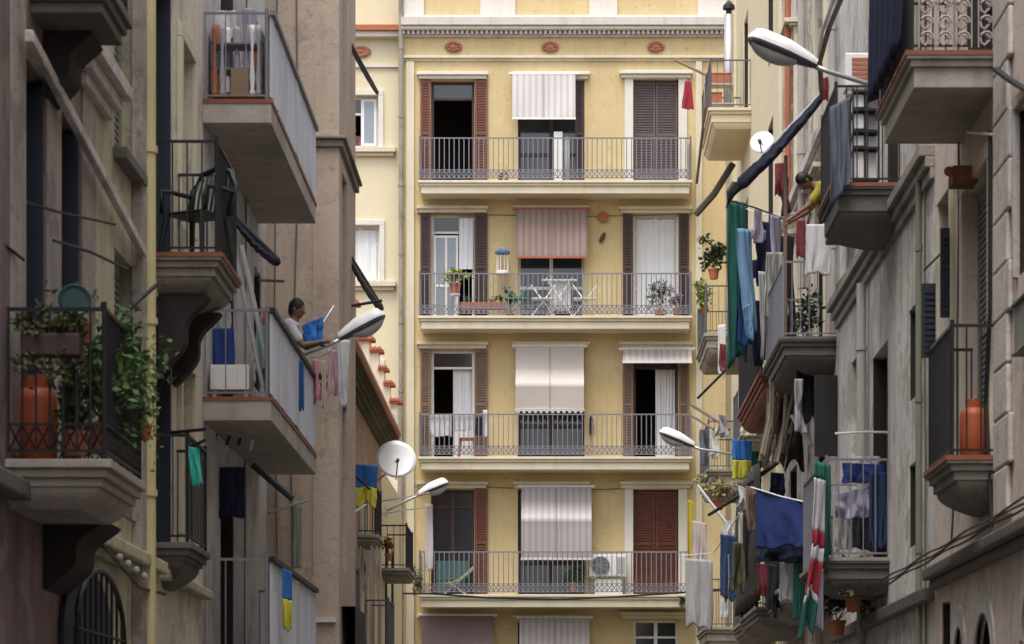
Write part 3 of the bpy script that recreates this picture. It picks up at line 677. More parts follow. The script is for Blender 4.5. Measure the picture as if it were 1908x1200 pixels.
R4 = side('cream_corner_house', 'cream house with rows of cluttered little balconies at the far right end of the street', MR, 48.002, 60.7, cream,
    [(50, 51.2, 7.6, 9.9, 'plain', dict(fm=whitef, name='balcony_door')), (56.6, 57.8, 7.6, 9.9, 'plain', dict(fm=whitef, name='balcony_door')), (50, 51.2, 11, 13.3, 'plain', dict(fm=woodb, name='balcony_door')),
     (56.6, 57.8, 10.9, 13.2, 'open', dict(fm=woodb, name='balcony_door')), (50, 51.2, 14.4, 16.6, 'plain', dict(fm=whitef, name='balcony_door')), (56.6, 57.8, 14.75, 17, 'plain', dict(fm=whitef, name='balcony_door')), (50,51.2,4.2,6.6,'open',dict(fm=woodb, name='balcony_door')), (56.6,57.8,4.4,6.7,'open',dict(fm=woodb, name='balcony_door'))], 18.6)
q = MB(); q.box(60.2, 60.72, 0, 18.6, -.001, -.08, MR); q.box(48.0, 48.5, 0, 18.6, -.001, -.06, MR); q.build('corner_pilaster', cream, R4)
for z0, sm_, pr in ((14.75, cream, .86), (10.25, conc, .95), (7.55, conc, .9), (4.4, conc, .95)):
    balcony(R4, MR, 55.6, 58.8, z0, pr, th=.28, rail=.95, rm=iron, sm=sm_, em=None, orn=False, taper=.1)
for z0 in (4.2, 7.55): balcony(R4, MR, 49.2, 52.4, z0, .6, th=.2, rail=.95, rm=iron, sm=conc, orn=False, taper=.3)
q = MB(); q.box(60.73, 61, 0, 18, 0, 4, MR); q.build('end_wall', cream, R4)

# ================================================================== LOOSE THINGS
def cloth(name, label, cat, a, b, L, mt, folds=3, amp=.03, taper=1.0, group=None, keep=None, bands=None, sag=0, nu=24, nv=24, ragged=0, drift=0):
    a, b = Vector(a), Vector(b); ax = b-a; nrm = ax.cross(Vector((0,0,1))).normalized(); La, Lb = L if isinstance(L, tuple) else (L, L)
    ph = R.uniform(0, 6); mid = (a+b)/2
    def fn(t0, t1):
        def f(s, t):
            t = t0+(t1-t0)*t; ss = .5+(s-.5)*(1+(taper-1)*t)
            p = a+ax*ss; p.z -= sag*4*s*(1-s)
            am = amp*(.3+.7*t); W_ = ax.length; N_ = mnoise.noise
            v1 = N_(Vector((s*folds*2.2+ph*3, t*1.1, ph))); v2 = N_(Vector((s*folds*5.5+ph, t*2.6, ph*2)))
            p += nrm*am*(v1*2.4+v2*1.1)
            p += ax*(.10*N_(Vector((ph, t*2.2, s*.8)))+.04*N_(Vector((t*6, ph, s*3)))) *t
            p.x += drift*t*t
            p.z -= (La+(Lb-La)*s)*t*(1+ragged*math.sin(s*9+ph)*t+.10*t*N_(Vector((s*3.1+ph*5, 0, ph))))
            return p
        return f
    if not bands:
        q = MB(); q.grid(fn(0, 1), nu, nv, keep)
        return tag(q.build(name, mt, None, smooth=True, solid=.008), label, cat, group)
    o = thing(name, mid-Vector((0, 0, max(La, Lb))), label, cat, group)
    for t0, t1, mm in bands:
        q = MB(); q.grid(fn(t0, t1), nu, max(4, int(nv*(t1-t0))), keep); q.build('cloth_band', mm, o, smooth=True, solid=.008)
    return o
def shirt(s, t): return (.2 < s < .8) if t < .5 else (s < .22 or s > .78 or .2 < s < .8) if t < .9 else (.3 < s < .7)
def shirt2(s, t): return not (t > .62 and .2 < s < .8) if t > .62 else (.18 < s < .82 or t > .3)
def trous(s, t): return not (t > .28 and .46 < s < .56)
def tee(s, t): return (.22 < s < .78) or (.62 < t < .93)
fgreen = fabric('green_cloth', (.015,.095,.08)); fsky = fabric('light_blue_cloth', (.15,.27,.43)); fblue = fabric('blue_cloth', (.025,.08,.24)); fnavy = fabric('navy_cloth', (.015,.02,.055))
flil = fabric('lilac_cloth', (.33,.31,.41)); fgrey = fabric('grey_cloth', (.40,.40,.41)); fwhite = fabric('white_cloth', (.60,.60,.62)); fdark = fabric('dark_cloth', (.02,.02,.028))
fpink = fabric('pink_cloth', (.55,.25,.30)); fyel = fabric('yellow_cloth', (.60,.47,.06)); fteal = fabric('teal_cloth', (.03,.33,.28)); fred = fabric('red_cloth', (.33,.03,.05)); fgrn2 = fabric('bright_green_cloth', (.02,.17,.10))
froyal = fabric('royal_blue_cloth', (.02,.04,.17)); fdenim = fabric('denim_blue_cloth', (.03,.06,.14)); fyg = fabric('lime_yellow_cloth', (.50,.46,.05)); fsteel = fabric('steel_blue_cloth', (.10,.115,.15)); fmint = fabric('mint_cloth', (.24,.42,.36)); fmar = fabric('maroon_cloth', (.16,.03,.04))
fflag = fabric('flag_blue_cloth', (.03,.14,.42))
LG = 'laundry hung out over the street'
def c2(name, label, cat, x0, y0, x1, y1, d, bot, mt, d2=None, **k):
    d2 = d2 if d2 is not None else d+.25
    a, b = P(x0, y0, d), P(x1, y1, d2); L = (max(.1, a.z-Z(bot, d)), max(.1, b.z-Z(bot, d2)))
    k.setdefault('group', LG)
    return cloth(name, label, cat, a, b, L, mt, **k)
# laundry cluster on the right, d ~ 42
c2('bedsheet', 'long green sheet at the street side edge of the big right laundry cluster', 'sheet', 1357, 372, 1389, 378, 41.6, 672, fgreen, folds=2, amp=.05)
c2('towel', 'light blue towel hanging beside the long green sheet', 'towel', 1376, 425, 1402, 428, 41.4, 600, fsky, folds=1.5, amp=.05, ragged=.15, drift=.1)
c2('bedsheet', 'dark blue sheet hanging under the light blue towel', 'sheet', 1376, 520, 1400, 522, 41.5, 640, fblue, folds=2, amp=.04)
c2('scarf', 'small pale blue cloth with a pointed end, lowest beside the green sheet', 'cloth', 1384, 575, 1406, 560, 41.3, 632, fsky, folds=1, amp=.04, taper=.35)
c2('shirt', 'lilac shirt hung highest in the right laundry cluster', 'shirt', 1398, 388, 1426, 392, 41.6, 452, flil, folds=1.5, amp=.03, keep=tee)
c2('sweater', 'black and navy sweater in the middle of the right laundry cluster', 'sweater', 1392, 410, 1450, 415, 41.8, 530, fnavy, folds=2, amp=.06, keep=tee)
c2('shirt', 'narrow pale lilac shirt right of the navy sweater', 'shirt', 1436, 400, 1456, 405, 41.4, 528, flil, folds=1, amp=.03)
c2('trousers', 'pale grey trousers dangling lowest in the right laundry cluster', 'trousers', 1414, 505, 1440, 510, 41.6, 676, fgrey, folds=1.5, amp=.03, taper=.8, keep=trous)
c2('skirt', 'pale grey green skirt beside the pale grey trousers', 'skirt', 1428, 470, 1460, 470, 41.3, 590, fabric('grey_green_cloth', (.36,.37,.32)), folds=3, amp=.04, taper=1.3)
c2('coat', 'long dark coat hanging right of the pale grey skirt', 'coat', 1448, 440, 1482, 440, 41.7, 665, fdark, folds=2, amp=.06)
c2('coat', 'dark navy garment behind the pale grey trousers, above the terracotta balcony', 'coat', 1400, 560, 1428, 560, 42.0, 678, fnavy, folds=2, amp=.04)
def rod(name, label, cat, pts, r, mt, group=None):
    q = MB(); q.tube(pts, r, 6); return tag(q.build(name, mt), label, cat, group)
AR = 'clothes poles and rods'  # covers awning, washing and wall arms as well as loose poles
rod('clothes_line', 'sagging line carrying the big right laundry cluster', 'clothes line', [P(1356, 372, 41.6), P(1410, 388, 41.6), P(1470, 412, 41.6), P(1500, 402, 41.8)], .012, ironb)
rod('clothes_line', 'thin white line behind the lilac shirt in the right laundry cluster', 'clothes line', [P(1366, 380, 42.4), P(1420, 400, 42.2), P(1520, 395, 41.8)], .008, whitef)
# folded awning (navy)
def folded(name, label, a, b, th, mt, n=10, cat='awning', group=None, arm=True):
    o = thing(name, b, label, cat, group); q = MB(); a, b = Vector(a), Vector(b)
    ax = (b-a).normalized(); s1 = ax.cross(Vector((0,1,0))).normalized(); s2 = ax.cross(s1); NN = 44
    def ff(s, t):
        rr = th*(.38+.62*t**.7)*(1 if t < .93 else 1-(t-.93)*7); an = s*2*math.pi
        pl = (1+.12*math.sin(an*5+t*3))*(1-.35*abs(math.cos(an)))+.10*mnoise.noise(Vector((math.cos(an)*1.5, math.sin(an)*1.5, t*7)))
        tie = 1-.10*sum(math.exp(-((t-k)/.012)**2) for k in (.25, .52, .8))
        p = a+(b-a)*t+(s1*math.cos(an)+s2*math.sin(an))*rr*pl*tie; p.z -= .05*math.sin(t*3.1)+(.10*th*9*max(0, math.cos(an-1.6))*abs(mnoise.noise(Vector((t*9, 3, 1)))))
        return p
    q.grid(ff, 40, NN); q.build('folded_cloth', mt, o, smooth=True)
    q = MB(); q.tube([a+Vector((0,0,th*.3)), b+Vector((0,0,th*.5))], .022, 6); q.build('arm', alu if arm else ironb, o)
    return o
folded('folded_awning', 'rolled navy awning slanting down from the right wall above the laundry', P(1542, 168, 40), P(1372, 350, 40), .15, mat('black_navy_cloth', (.012,.014,.03), .9, .2, 8))
rod('awning_bracket', 'dark bracket hanging at the low end of the rolled navy awning', 'hook', [P(1374, 345, 40), P(1362, 360, 40), P(1354, 388, 40)], [.09, .07, .02], ironb)  # bracket of the rolled awning, modelled as a loose object
c2('cloth', 'small red rag tied at the top of the rolled navy awning', 'cloth', 1528, 148, 1544, 142, 39.6, 186, fred, folds=1, amp=.03, taper=.5)
rod('pole_or_arm', 'dark green arm slanting from the far right balconies towards the yellow building', 'pole', [P(1366, 305, 58), P(1330, 362, 58), P(1296, 400, 58)], .07, mat('olive_metal', (.07,.07,.05)), AR)
rod('pole_or_arm', 'thin brown pole frame beside the red cloth at the top right of the yellow building', 'pole', [P(1258, 112, 58), P(1316, 140, 57), P(1314, 200, 57), P(1298, 342, 58)], .03, woodb, AR)
c2('cloth', 'small red cloth hanging at the top right corner door of the yellow building', 'cloth', 1276, 150, 1288, 152, 62.6, 204, fred, folds=1.5, amp=.03, taper=1.9, d2=62.6)
# blue sheet etc, low right
c2('bedsheet', 'wide royal blue sheet hanging across the lower right laundry lines', 'sheet', 1408, 912, 1508, 938, 38.2, 1018, froyal, folds=1.5, amp=.03, d2=37.0, nu=40)
c2('bedsheet', 'dark navy sheet hanging just behind and below the royal blue sheet', 'sheet', 1410, 1000, 1508, 1010, 38.7, 1048, fnavy, folds=2, amp=.04, d2=37.5)
rod('clothes_line', 'line holding up the wide royal blue sheet', 'clothes line', [P(1400, 908, 38.3), P(1455, 925, 37.6), P(1545, 946, 36.6)], .010, whitef)
c2('flag', 'long narrow flag of white, red and green hanging by the lower right balcony', 'flag', 1514, 858, 1540, 864, 32.0, 1178, fwhite, folds=1.3, amp=.07, taper=.75, nv=48, ragged=.06,
   bands=[(0, .10, fgrn2), (.10, .40, fwhite), (.40, .49, fred), (.49, .57, fwhite), (.57, .76, fred), (.76, .80, fwhite), (.80, 1, fgreen)], d2=32.2, drift=-.14)
c2('flag', 'dark green strip of cloth hanging just right of the striped flag', 'cloth', 1526, 862, 1548, 866, 32.3, 1040, fgreen, folds=1.2, amp=.04, d2=32.3)
c2('towel', 'pale lilac strip of cloth below the green strip by the striped flag', 'towel', 1518, 1060, 1534, 1060, 32.3, 1172, flil, folds=1, amp=.02, d2=32.3)
c2('towel', 'large pale grey towel hanging low, against the right end of the yellow building', 'towel', 1278, 1040, 1328, 1044, 50, 1170, fgrey, folds=2, amp=.04, d2=50)
c2('cloth', 'pale pink grey cloth draped above the large pale grey towel', 'cloth', 1290, 970, 1316, 975, 50.2, 1052, fabric('pinkish_cloth', (.50,.43,.42)), folds=1.5, amp=.03, d2=50.2)
c2('cloth', 'narrow yellow cloth left of the pale pink grey cloth', 'cloth', 1281, 930, 1293, 936, 50.4, 1056, fyel, folds=1, amp=.03, d2=50.4)
c2('trousers', 'dark denim trousers hanging in the lower right laundry', 'trousers', 1342, 995, 1372, 1000, 46, 1115, fdenim, folds=1.5, amp=.03, keep=trous, d2=46)
c2('shirt', 'white shirt hanging above the dark denim trousers', 'shirt', 1344, 968, 1368, 972, 46.2, 1000, fwhite, folds=1.5, amp=.03, keep=tee, d2=46.2)
c2('cloth', 'white cloth hanging below the dark denim trousers', 'cloth', 1342, 1116, 1357, 1116, 46, 1152, fwhite, folds=1, amp=.02, d2=46)
c2('shirt', 'black shirt hanging between the denim trousers and the royal blue sheet', 'shirt', 1380, 960, 1406, 965, 44, 1075, fdark, folds=2, amp=.03, keep=tee, d2=44)
c2('towel', 'slim ivory towel beside the black shirt low on the right', 'towel', 1376, 955, 1384, 955, 44.4, 1080, fabric('ivory_cloth', (.6,.56,.45)), folds=1, amp=.02, d2=44.4)
c2('towel', 'pale grey towel hanging under the navy sheet', 'towel', 1453, 1048, 1478, 1050, 38, 1120, fgrey, folds=1.4, amp=.03, d2=38)
c2('cloth', 'dark green and black rag under the right end of the navy sheet', 'cloth', 1478, 1045, 1500, 1048, 37.8, 1150, fgreen, folds=1.4, amp=.03, d2=37.8)
c2('flag', 'blue and yellow cloth hanging from the small balcony right of the yellow building', 'flag', 1364, 818, 1400, 822, 47, 892, fblue, folds=3, amp=.03, d2=47, bands=[(0, .52, fflag), (.52, 1, fyg)], group='blue and yellow flags')
rod('clothes_line', 'line strung low in front of the right hand balconies, holding the pale grey towel', 'clothes line', [P(1270, 1036, 50), P(1330, 1030, 49), P(1380, 955, 44), P(1410, 915, 39)], .010, whitef)
rod('pole_or_arm', 'long dark arm rising to the right above the royal blue sheet', 'pole', [P(1376, 915, 44), P(1448, 862, 42)], .04, woodd, AR)
# lower right balcony with clothes (d 32.4)
c2('shirt', 'blue shirt with long sleeves hanging inside the lower right balcony railing', 'shirt', 1568, 862, 1650, 866, 33.4, 900, froyal, folds=3, amp=.04, d2=33.2)
c2('trousers', 'dark blue trousers hanging at the wall end of the lower right balcony', 'trousers', 1620, 880, 1652, 880, 33.2, 1020, fdenim, folds=2, amp=.04, d2=33.2, keep=trous)
c2('shirt', 'pale lilac sweatshirt bunched behind the bars of the lower right balcony', 'sweatshirt', 1556, 920, 1622, 905, 33.3, 965, flil, folds=2, amp=.06, d2=33.3)
c2('towel', 'grey towel hanging low on the left inside the lower right balcony', 'towel', 1556, 950, 1590, 946, 33.5, 1022, fgrey, folds=2, amp=.05, d2=33.5)
c2('shirt', 'black shirt hanging behind the dark blue trousers on the lower right balcony', 'shirt', 1590, 940, 1640, 935, 34, 1024, fdark, folds=2, amp=.05, d2=34)
c2('towel', 'small white towel at the rail top of the lower right balcony', 'towel', 1590, 850, 1640, 850, 33.6, 868, fwhite, folds=3, amp=.04, d2=33.6)
rod('clothes_rack', 'white washing rod above the lower right balcony', 'clothes rack', [P(1556, 808, 33), P(1612, 805, 33), P(1672, 806, 33)], .014, whitef)
# right upper laundry balcony: stacked pale boxes, tarp, louvred unit
t = thing('storage_rack', P(1600, 335, 32), 'dark rack with white boxes stacked on the upper right balcony', 'rack')
d0 = 32.0
for k, (y0, y1) in enumerate(((175, 200), (212, 240), (252, 272), (282, 332))):
    for j, (x0, x1) in enumerate(((1592, 1610), (1614, 1634))):
        q = MB(); q.box((x0-VX)*d0/F, (x1-VX)*d0/F, d0+.05*j, d0+.35, Z(y1, d0), Z(y0, d0)); q.build('box', whitef if k > 1 or j == 0 else fgrey, t, bevel=.01)
q = MB()
for x in (1589, 1612, 1637): q.box((x-1.5-VX)*d0/F, (x+1.5-VX)*d0/F, d0-.04, d0-.01, Z(338, d0), Z(165, d0))
for y in (172, 206, 246, 277, 336): q.box((1589-VX)*d0/F, (1637-VX)*d0/F, d0-.05, d0+.36, Z(y, d0)-.012, Z(y, d0)+.012)
q.build('shelf_frame', ironb, t)
def ac_unit(label, c, wx, hz, dep, fan=True, mt=None):
    o = thing('air_conditioner', c, label, 'air conditioner'); x, y, z = c; mt = mt or whitef
    q = MB(); q.box(x-wx/2, x+wx/2, y, y+dep, z, z+hz); q.build('casing', mt, o, bevel=.02)
    if fan:
        r = hz*.42; cc = (x-wx*.2, y-.004, z+hz*.5)
        q = MB(); q.lathe(cc, [(r, 0), (r, .012), (r*.9, .014), (.001, .015)], 24, (0,-1,0)); q.build('fan', lampd, o)
        q = MB()
        for k in range(1, 5):
            pts = [(cc[0]+r*k/4.2*math.cos(a*math.pi/8), cc[1]-.03, cc[2]+r*k/4.2*math.sin(a*math.pi/8)) for a in range(17)]; q.tube(pts, .006, 4, cap=False)
        for a in range(4): q.tube([(cc[0]-r*math.cos(a*math.pi/4), cc[1]-.026, cc[2]-r*math.sin(a*math.pi/4)), (cc[0]+r*math.cos(a*math.pi/4), cc[1]-.026, cc[2]+r*math.sin(a*math.pi/4))], .006, 4)
        q.build('grille', alu, o)
        q = MB()
        for k in range(7): q.box(x+wx*.24+k*wx*.032, x+wx*.24+k*wx*.032+.008, y-.012, y-.001, z+.06, z+hz-.06)
        q.build('fins', lampd, o)
    else:
        q = MB()
        for k in range(5): q.box(x-wx*.28, x+wx*.28, y-.012, y-.001, z+hz*.25+k*hz*.13, z+hz*.25+k*hz*.13+.035)
        q.build('louvre', terrap, o)
    q = MB()
    for sx in (-.35, .35): q.box(x+sx*wx-.02, x+sx*wx+.02, y+.02, y+dep-.02, z-.05, z-.002)
    q.build('foot', alu, o)
    return o
ac_unit('white air conditioner with a round fan, on the fourth balcony of the yellow building', P(1133, 1074, 63.5), .86, .5, .3)
q = MB(); q.box(ux(1108, 63.6), ux(1160, 63.6), 63.55, 63.8, slabs[3], Z(1078, 63.5)-.01); tag(q.build('storage_box', whitef, bevel=.01), 'white storage box under the air conditioner on the yellow building', 'box')
ac_unit('pale box unit with reddish louvres above the upper right balcony', P(1603, 166, 33.5), .36, .44, .3, fan=False)
cloth('tarpaulin', 'grey blue tarpaulin draped on the street end of the upper right balcony', 'tarpaulin', P(1546, 200, 31.2), P(1584, 180, 31.25), (1.10, .95), fsteel, folds=1.6, amp=.05, nu=30)
q = MB(); q.grid(lambda s, t: (3.0+.04*math.sin(s*30+t*3), 24.6+2.1*s, 7.95+(1.3)*t), 40, 12); tag(q.build('awning_sheet', fnavy, smooth=True, solid=.01), 'dark navy sheet tied along the nearest top right balcony', 'sheet')
# gas bottles
def bottle(label, c, r=.155, h=.62):
    o = thing('gas_bottle', c, label, 'gas bottle', 'orange gas bottles')
    q = MB(); q.lathe(c, [(r*.9, 0), (r*.9, .03), (r, .05), (r*1.01, h*.45), (r, h*.74), (r*.9, h*.84), (r*.55, h*.89), (.03, h*.9)], 24); q.build('body', gas, o, smooth=True)
    q = MB(); q.lathe(Vector(c)+Vector((0,0,h*.86)), [(r*.6, 0), (r*.62, h*.17), (r*.56, h*.17), (r*.54, .01)], 20); q.build('collar', gas, o)
    q = MB(); q.lathe(Vector(c)+Vector((0,0,h*.9)), [(.025, 0), (.025, .06), (.012, .07), (.012, .1)], 8); q.build('valve', alu, o)
    return o
bottle('orange gas bottle on the nearest left balcony among the plants', (P(68, 850, 19.45).x, 19.45, 3.71), .145, .60)
bottle('orange gas bottle standing on the shallow right balconette', (3.70, 24.85, 4.34), .125, .52)
# chair on balcony B
def chair(label, c, face=-.6, mt=plastg):
    o = thing('plastic_chair', c, label, 'chair'); M4 = Matrix.Translation(c) @ Matrix.Rotation(face, 4, 'Z'); T = lambda x, y, z: M4 @ Vector((x, y, z))
    q = MB(); q.box(-.22, .22, -.22, .22, .42, .45, T); q.build('seat', mt, o, bevel=.01)
    q = MB()
    for k in range(9):
        a = -.2+.05*k; q.tube([T(a*1.0, .2, .46), T(a*1.08, .27, .72), T(a*.95, .31, .90-abs(a)*.25)], .012, 5)
    q.tube([T(-.24, .2, .46), T(-.25, .28, .74), T(-.17, .32, .90), T(0, .33, .95), T(.17, .32, .90), T(.25, .28, .74), T(.24, .2, .46)], .028, 6); q.build('backrest', mt, o, smooth=True)
    for sx in (-1, 1):
        q = MB(); q.tube([T(.25*sx, .24, .68), T(.27*sx, 0, .68), T(.26*sx, -.2, .66), T(.25*sx, -.22, .44)], .024, 6); q.build('armrest', mt, o, smooth=True)
        for sy in (-1, 1):
            q = MB(); q.tube([T(.2*sx, .2*sy, .44), T(.25*sx, .26*sy, 0)], [.03, .022], 6); q.build('leg', mt, o)
    return o
chair('dark green plastic chair standing on the balcony behind the ochre pipe', (-3.43, 26.5, 6.4), -.5)
# ------------- plants
def foliage(q, c, rad, n, sz, droop=0):
    c = Vector(c)
    cl = [c+Vector((R.gauss(0, .45)*rad[0], R.gauss(0, .45)*rad[1], R.gauss(0, .45)*rad[2])) for _ in range(max(3, n//28))]
    for _ in range(n):
        b = R.choice(cl); p = b+Vector((R.gauss(0, .2)*rad[0], R.gauss(0, .2)*rad[1], R.gauss(0, .2)*rad[2]-abs(R.gauss(0, droop))))
        d = Vector((R.gauss(0, 1), R.gauss(0, 1), R.gauss(.1, .8))).normalized(); e = d.cross(Vector((R.gauss(0,1), R.gauss(0,1), R.gauss(0,1)))).normalized(); s = sz*R.uniform(.6, 1.4)
        m_ = p+d*s*.5+Vector((0,0,s*.06)); q.quad(p, m_+e*s*.24, p+d*s, m_-e*s*.24)
def plant(label, c, rad, n=200, sz=.07, mt=leaf, pot=None, droop=0, cat='plant', potm=terrap, group='balcony plants', name='potted_plant'):
    c = Vector(c); o = thing(name, c, label, cat, group)
    ph = pot or 0
    if pot:
        q = MB(); q.lathe(c, [(pot*.38, 0), (pot*.5, pot*.8), (pot*.56, pot*.8), (pot*.56, pot*.95), (pot*.48, pot*.95), (.01, pot*.9)], 14); q.build('pot', potm, o)
    q = MB(); top = c+Vector((0, 0, ph+rad[2]))
    foliage(q, top, rad, n, sz, droop); q.build('foliage', mt, o, recalc=False)
    q = MB()
    for k in range(5): q.tube([c+Vector((R.uniform(-.03,.03), R.uniform(-.03,.03), ph*.9)), top+Vector((R.uniform(-.5,.5)*rad[0], R.uniform(-.5,.5)*rad[1], R.uniform(-.3,.5)*rad[2]))], .006, 4)
    q.build('stem', stemm, o)
    return o
def xyz(px, py, d): return P(px, py, d)
plant('big leafy green plant filling the far half of the nearest left balcony', xyz(190, 845, 19.6), (.34, .28, .40), 1700, .07, leaf, .22, .05)
plant('second bushy dark plant between the orange gas bottle and the big leafy plant', xyz(140, 850, 19.3), (.12, .15, .22), 300, .06, leafd, .18)
plant('trailing yellow green vine spilling past the ochre pipe', xyz(268, 820, 20.6), (.09, .12, .36), 420, .05, mat('vine_leaf', (.16,.2,.05), .6, .4, 9), .12, .18, name='climbing_vine')
plant('shrubby vine reaching up to the arm beside the ochre pipe', xyz(225, 700, 20.2), (.18, .14, .26), 260, .06, leaf, None, .02, name='climbing_vine')
t = thing('planter_box', xyz(90, 660, 19.0), 'long planter of olive green plants hung on the nearest left railing', 'planter', 'balcony plants')
q = MB(); a = xyz(40, 650, 18.95); b = xyz(150, 610, 18.95); q.box(a.x, b.x, 18.9, 19.08, a.z-.05, a.z+.10); q.build('trough', woodd, t, bevel=.01)
q = MB()
for k in range(7): foliage(q, (a.x+(b.x-a.x)*k/6, 18.98, a.z+.16), (.07, .08, .09), 90, .05)
for k in range(5): foliage(q, (a.x+(b.x-a.x)*k/4, 18.9, a.z-.12), (.06, .05, .08), 40, .05, .05)
q.build('foliage', mat('olive_leaf', (.10,.11,.04), .6, .5, 9), t, recalc=False)
plant('small plant in a red pot on the right end of the nearest left railing', xyz(150, 640, 19.2), (.07, .06, .08), 60, .05, leafd, .16)
q = MB(); c = xyz(139, 560, 19.0); q.lathe(c, [(.001, -.01), (.09, -.01), (.112, 0), (.115, .012), (.104, .022), (.08, .012), (.001, .010)], 26, (.35, -1, .15)); q.tube([c+Vector((0,0,-.09)), c+Vector((0,0,-.30))], .012, 6)
tag(q.build('enamel_disc', teal), 'round dark teal disc propped above the nearest left railing', 'disc')
c2('cloth', 'black cloth hung over the far rail of the nearest left balcony', 'cloth', 195, 600, 238, 640, 20.0, 700, fdark, folds=1.5, amp=.03, d2=20.5)
c2('cloth', 'teal cloth hanging from a short arm beyond the ochre pipe', 'cloth', 352, 832, 372, 836, 25.7, 905, mat('aqua_cloth', (.05,.42,.36), .9, .15, 8), folds=1.5, amp=.03, d2=25.7, drift=.03)
rod('pole_or_arm', 'short black arm holding the teal cloth', 'pole', [P(318, 806, 26.2), P(382, 800, 25.6)], .016, ironb, AR)
rod('pole_or_arm', 'short black bracket just above the teal cloth', 'pole', [P(350, 836, 25.8), P(382, 820, 25.6)], .016, ironb, AR)
rod('pole_or_arm', 'dark arm crossing in front of the ochre pipe above the leafy plant', 'pole', [P(215, 598, 20.6), P(290, 532, 21.2)], .018, ironb, AR)
rod('pole_or_arm', 'upper thin rod reaching across the mauve wall', 'pole', [P(28, 382, 19.5), P(40, 375, 19.6), P(120, 398, 20.4), P(215, 418, 21.6)], .010, ironb, AR)
rod('pole_or_arm', 'lower thin rod reaching across the mauve wall', 'pole', [P(100, 448, 19.8), P(170, 470, 20.7), P(238, 502, 22)], .012, ironb, AR)
rod('pole_or_arm', 'short dark rod at the left edge of the mauve wall', 'pole', [P(-5, 445, 18.8), P(44, 484, 19.3)], .012, ironb, AR)
# insulators / cable on the ochre wall
t = thing('insulator_row', ML(24, 3.4, -.2), 'row of white insulators on cables under the nearest left balcony', 'insulator')
for k in range(4):
    q = MB(); p = ML(22.6+.45*k, 3.30-.02*k, -.2); q.ell(p, (.028, .028, .035), 10, 6); q.build('insulator', fgrey, t, smooth=True)
q = MB(); q.tube([ML(22.2, 3.36, -.13), ML(24.2, 3.16, -.12), ML(25.8, 3.2, -.12)], .014, 5); q.build('cable', ironb, t)
# wrought iron fan grille low left
t = thing('window_grille', ML(22, .3, -.1), 'black wrought iron arched grille over the low left window', 'grille')
q = MB(); u0, u1, zb = dl(108), dl(200), 1.0; cu = (u0+u1)/2; r0 = (u1-u0)/2; zc = 2.65
q.tube([ML(u0, zb, -.14), ML(u0, zc, -.14)]+[ML(cu-r0*math.cos(a*math.pi/14), zc+.5*math.sin(a*math.pi/14), -.14) for a in range(15)]+[ML(u1, zb, -.14)], .022, 6)
for k in range(9):
    u = u0+(u1-u0)*(k+.5)/9; q.tube([ML(u, zb, -.14), ML(u, zc+.5*math.sqrt(max(0, 1-((u-cu)/r0)**2)), -.14)], .012, 5)
for zz in (1.9, 2.3, 2.65): q.tube([ML(u0, zz, -.14), ML(u1, zz, -.14)], .014, 5)
q.build('bars', ironb, t)
q = MB(); arc = [ML(u0, zb, -.03)]+[ML(cu-r0*math.cos(a*math.pi/20), zc+.5*math.sin(a*math.pi/20), -.03) for a in range(21)]+[ML(u1, zb, -.03)]; q.quad(*arc)
q.build('dark_panel', navyp, t, solid=.03)
# hanging cables under corbels on the left, and dark gear under middle grey balcony
t = thing('pulley_lines', P(440, 800, 30.5), 'tangle of dark clothes line pulleys under the middle balcony of the grey building', 'pulleys')
for k in range(4):
    q = MB(); p = P(405+22*k, 800+4*(k % 2), 30.6+.2*k); q.tube([p+Vector((0,0,.12)), p+Vector((.02,0,0)), p+Vector((-.03,0,-.12-.03*k))], .018, 6); q.build('hook', whitef if k == 3 else ironb, t)
q = MB(); q.tube([P(385, 786, 30.5), P(440, 800, 31), P(505, 790, 31.5)], .012, 5); q.build('line', ironb, t)
# grey building balcony contents
c2('blanket', 'navy blue blanket hung inside the middle balcony of the grey building', 'blanket', 396, 612, 436, 612, 30.0, 690, froyal, folds=2, amp=.03, d2=30)
c2('sheet', 'pale grey sheet above the navy blanket on the grey building', 'sheet', 396, 565, 430, 565, 30.2, 612, fgrey, folds=2, amp=.03, d2=30.2)
q = MB(); a = P(394, 728, 29.9); b = P(466, 682, 29.9); q.box(a.x, b.x, 29.8, 30.2, a.z, b.z)
for k in range(3): q.box(a.x+.03+.13*k, a.x+.05+.13*k, 29.79, 29.8, a.z+.03, b.z-.03)
q.box(a.x+.02, a.x+.06, 29.85, 30.15, C1z+.01, a.z-.001); q.box(b.x-.06, b.x-.02, 29.85, 30.15, C1z+.01, a.z-.001)
tag(q.build('white_crate', whitef, bevel=.008), 'white box on short feet at the near end of the middle grey building balcony', 'box')
for i, (x, lb) in enumerate(((0, 'left pole of the pair of long pale poles leaning above the white box'), (.1, 'right pole of the pair of long pale poles leaning above the white box'))):
    rod('leaning_pole', lb, 'pole', [P(432, 440, 29.9)+Vector((x, 0, -.1*i)), P(490, 725, 30.0)+Vector((x, 0, .02))], .028, alu)
c2('cloth', 'mint green cloth hanging inside the screen of the middle grey balcony', 'cloth', 478, 600, 502, 612, 30.8, 690, fmint, folds=2, amp=.04, d2=30.8)
c2('cloth', 'small pink patterned cloth above the mint green cloth', 'cloth', 486, 570, 500, 580, 31.2, 606, fpink, folds=1, amp=.03, d2=31.2)
c2('towel', 'pale green towel hanging outside the balcony with the green chair', 'towel', 402, 272, 424, 300, 27.3, 405, fmint, folds=1, amp=.04, d2=28.2)
folded('folded_umbrella', 'dark folded umbrella slanting out below the upper pale balcony', P(425, 395, 28.5), P(520, 492, 28.5), .075, fdark, cat='umbrella', arm=False)
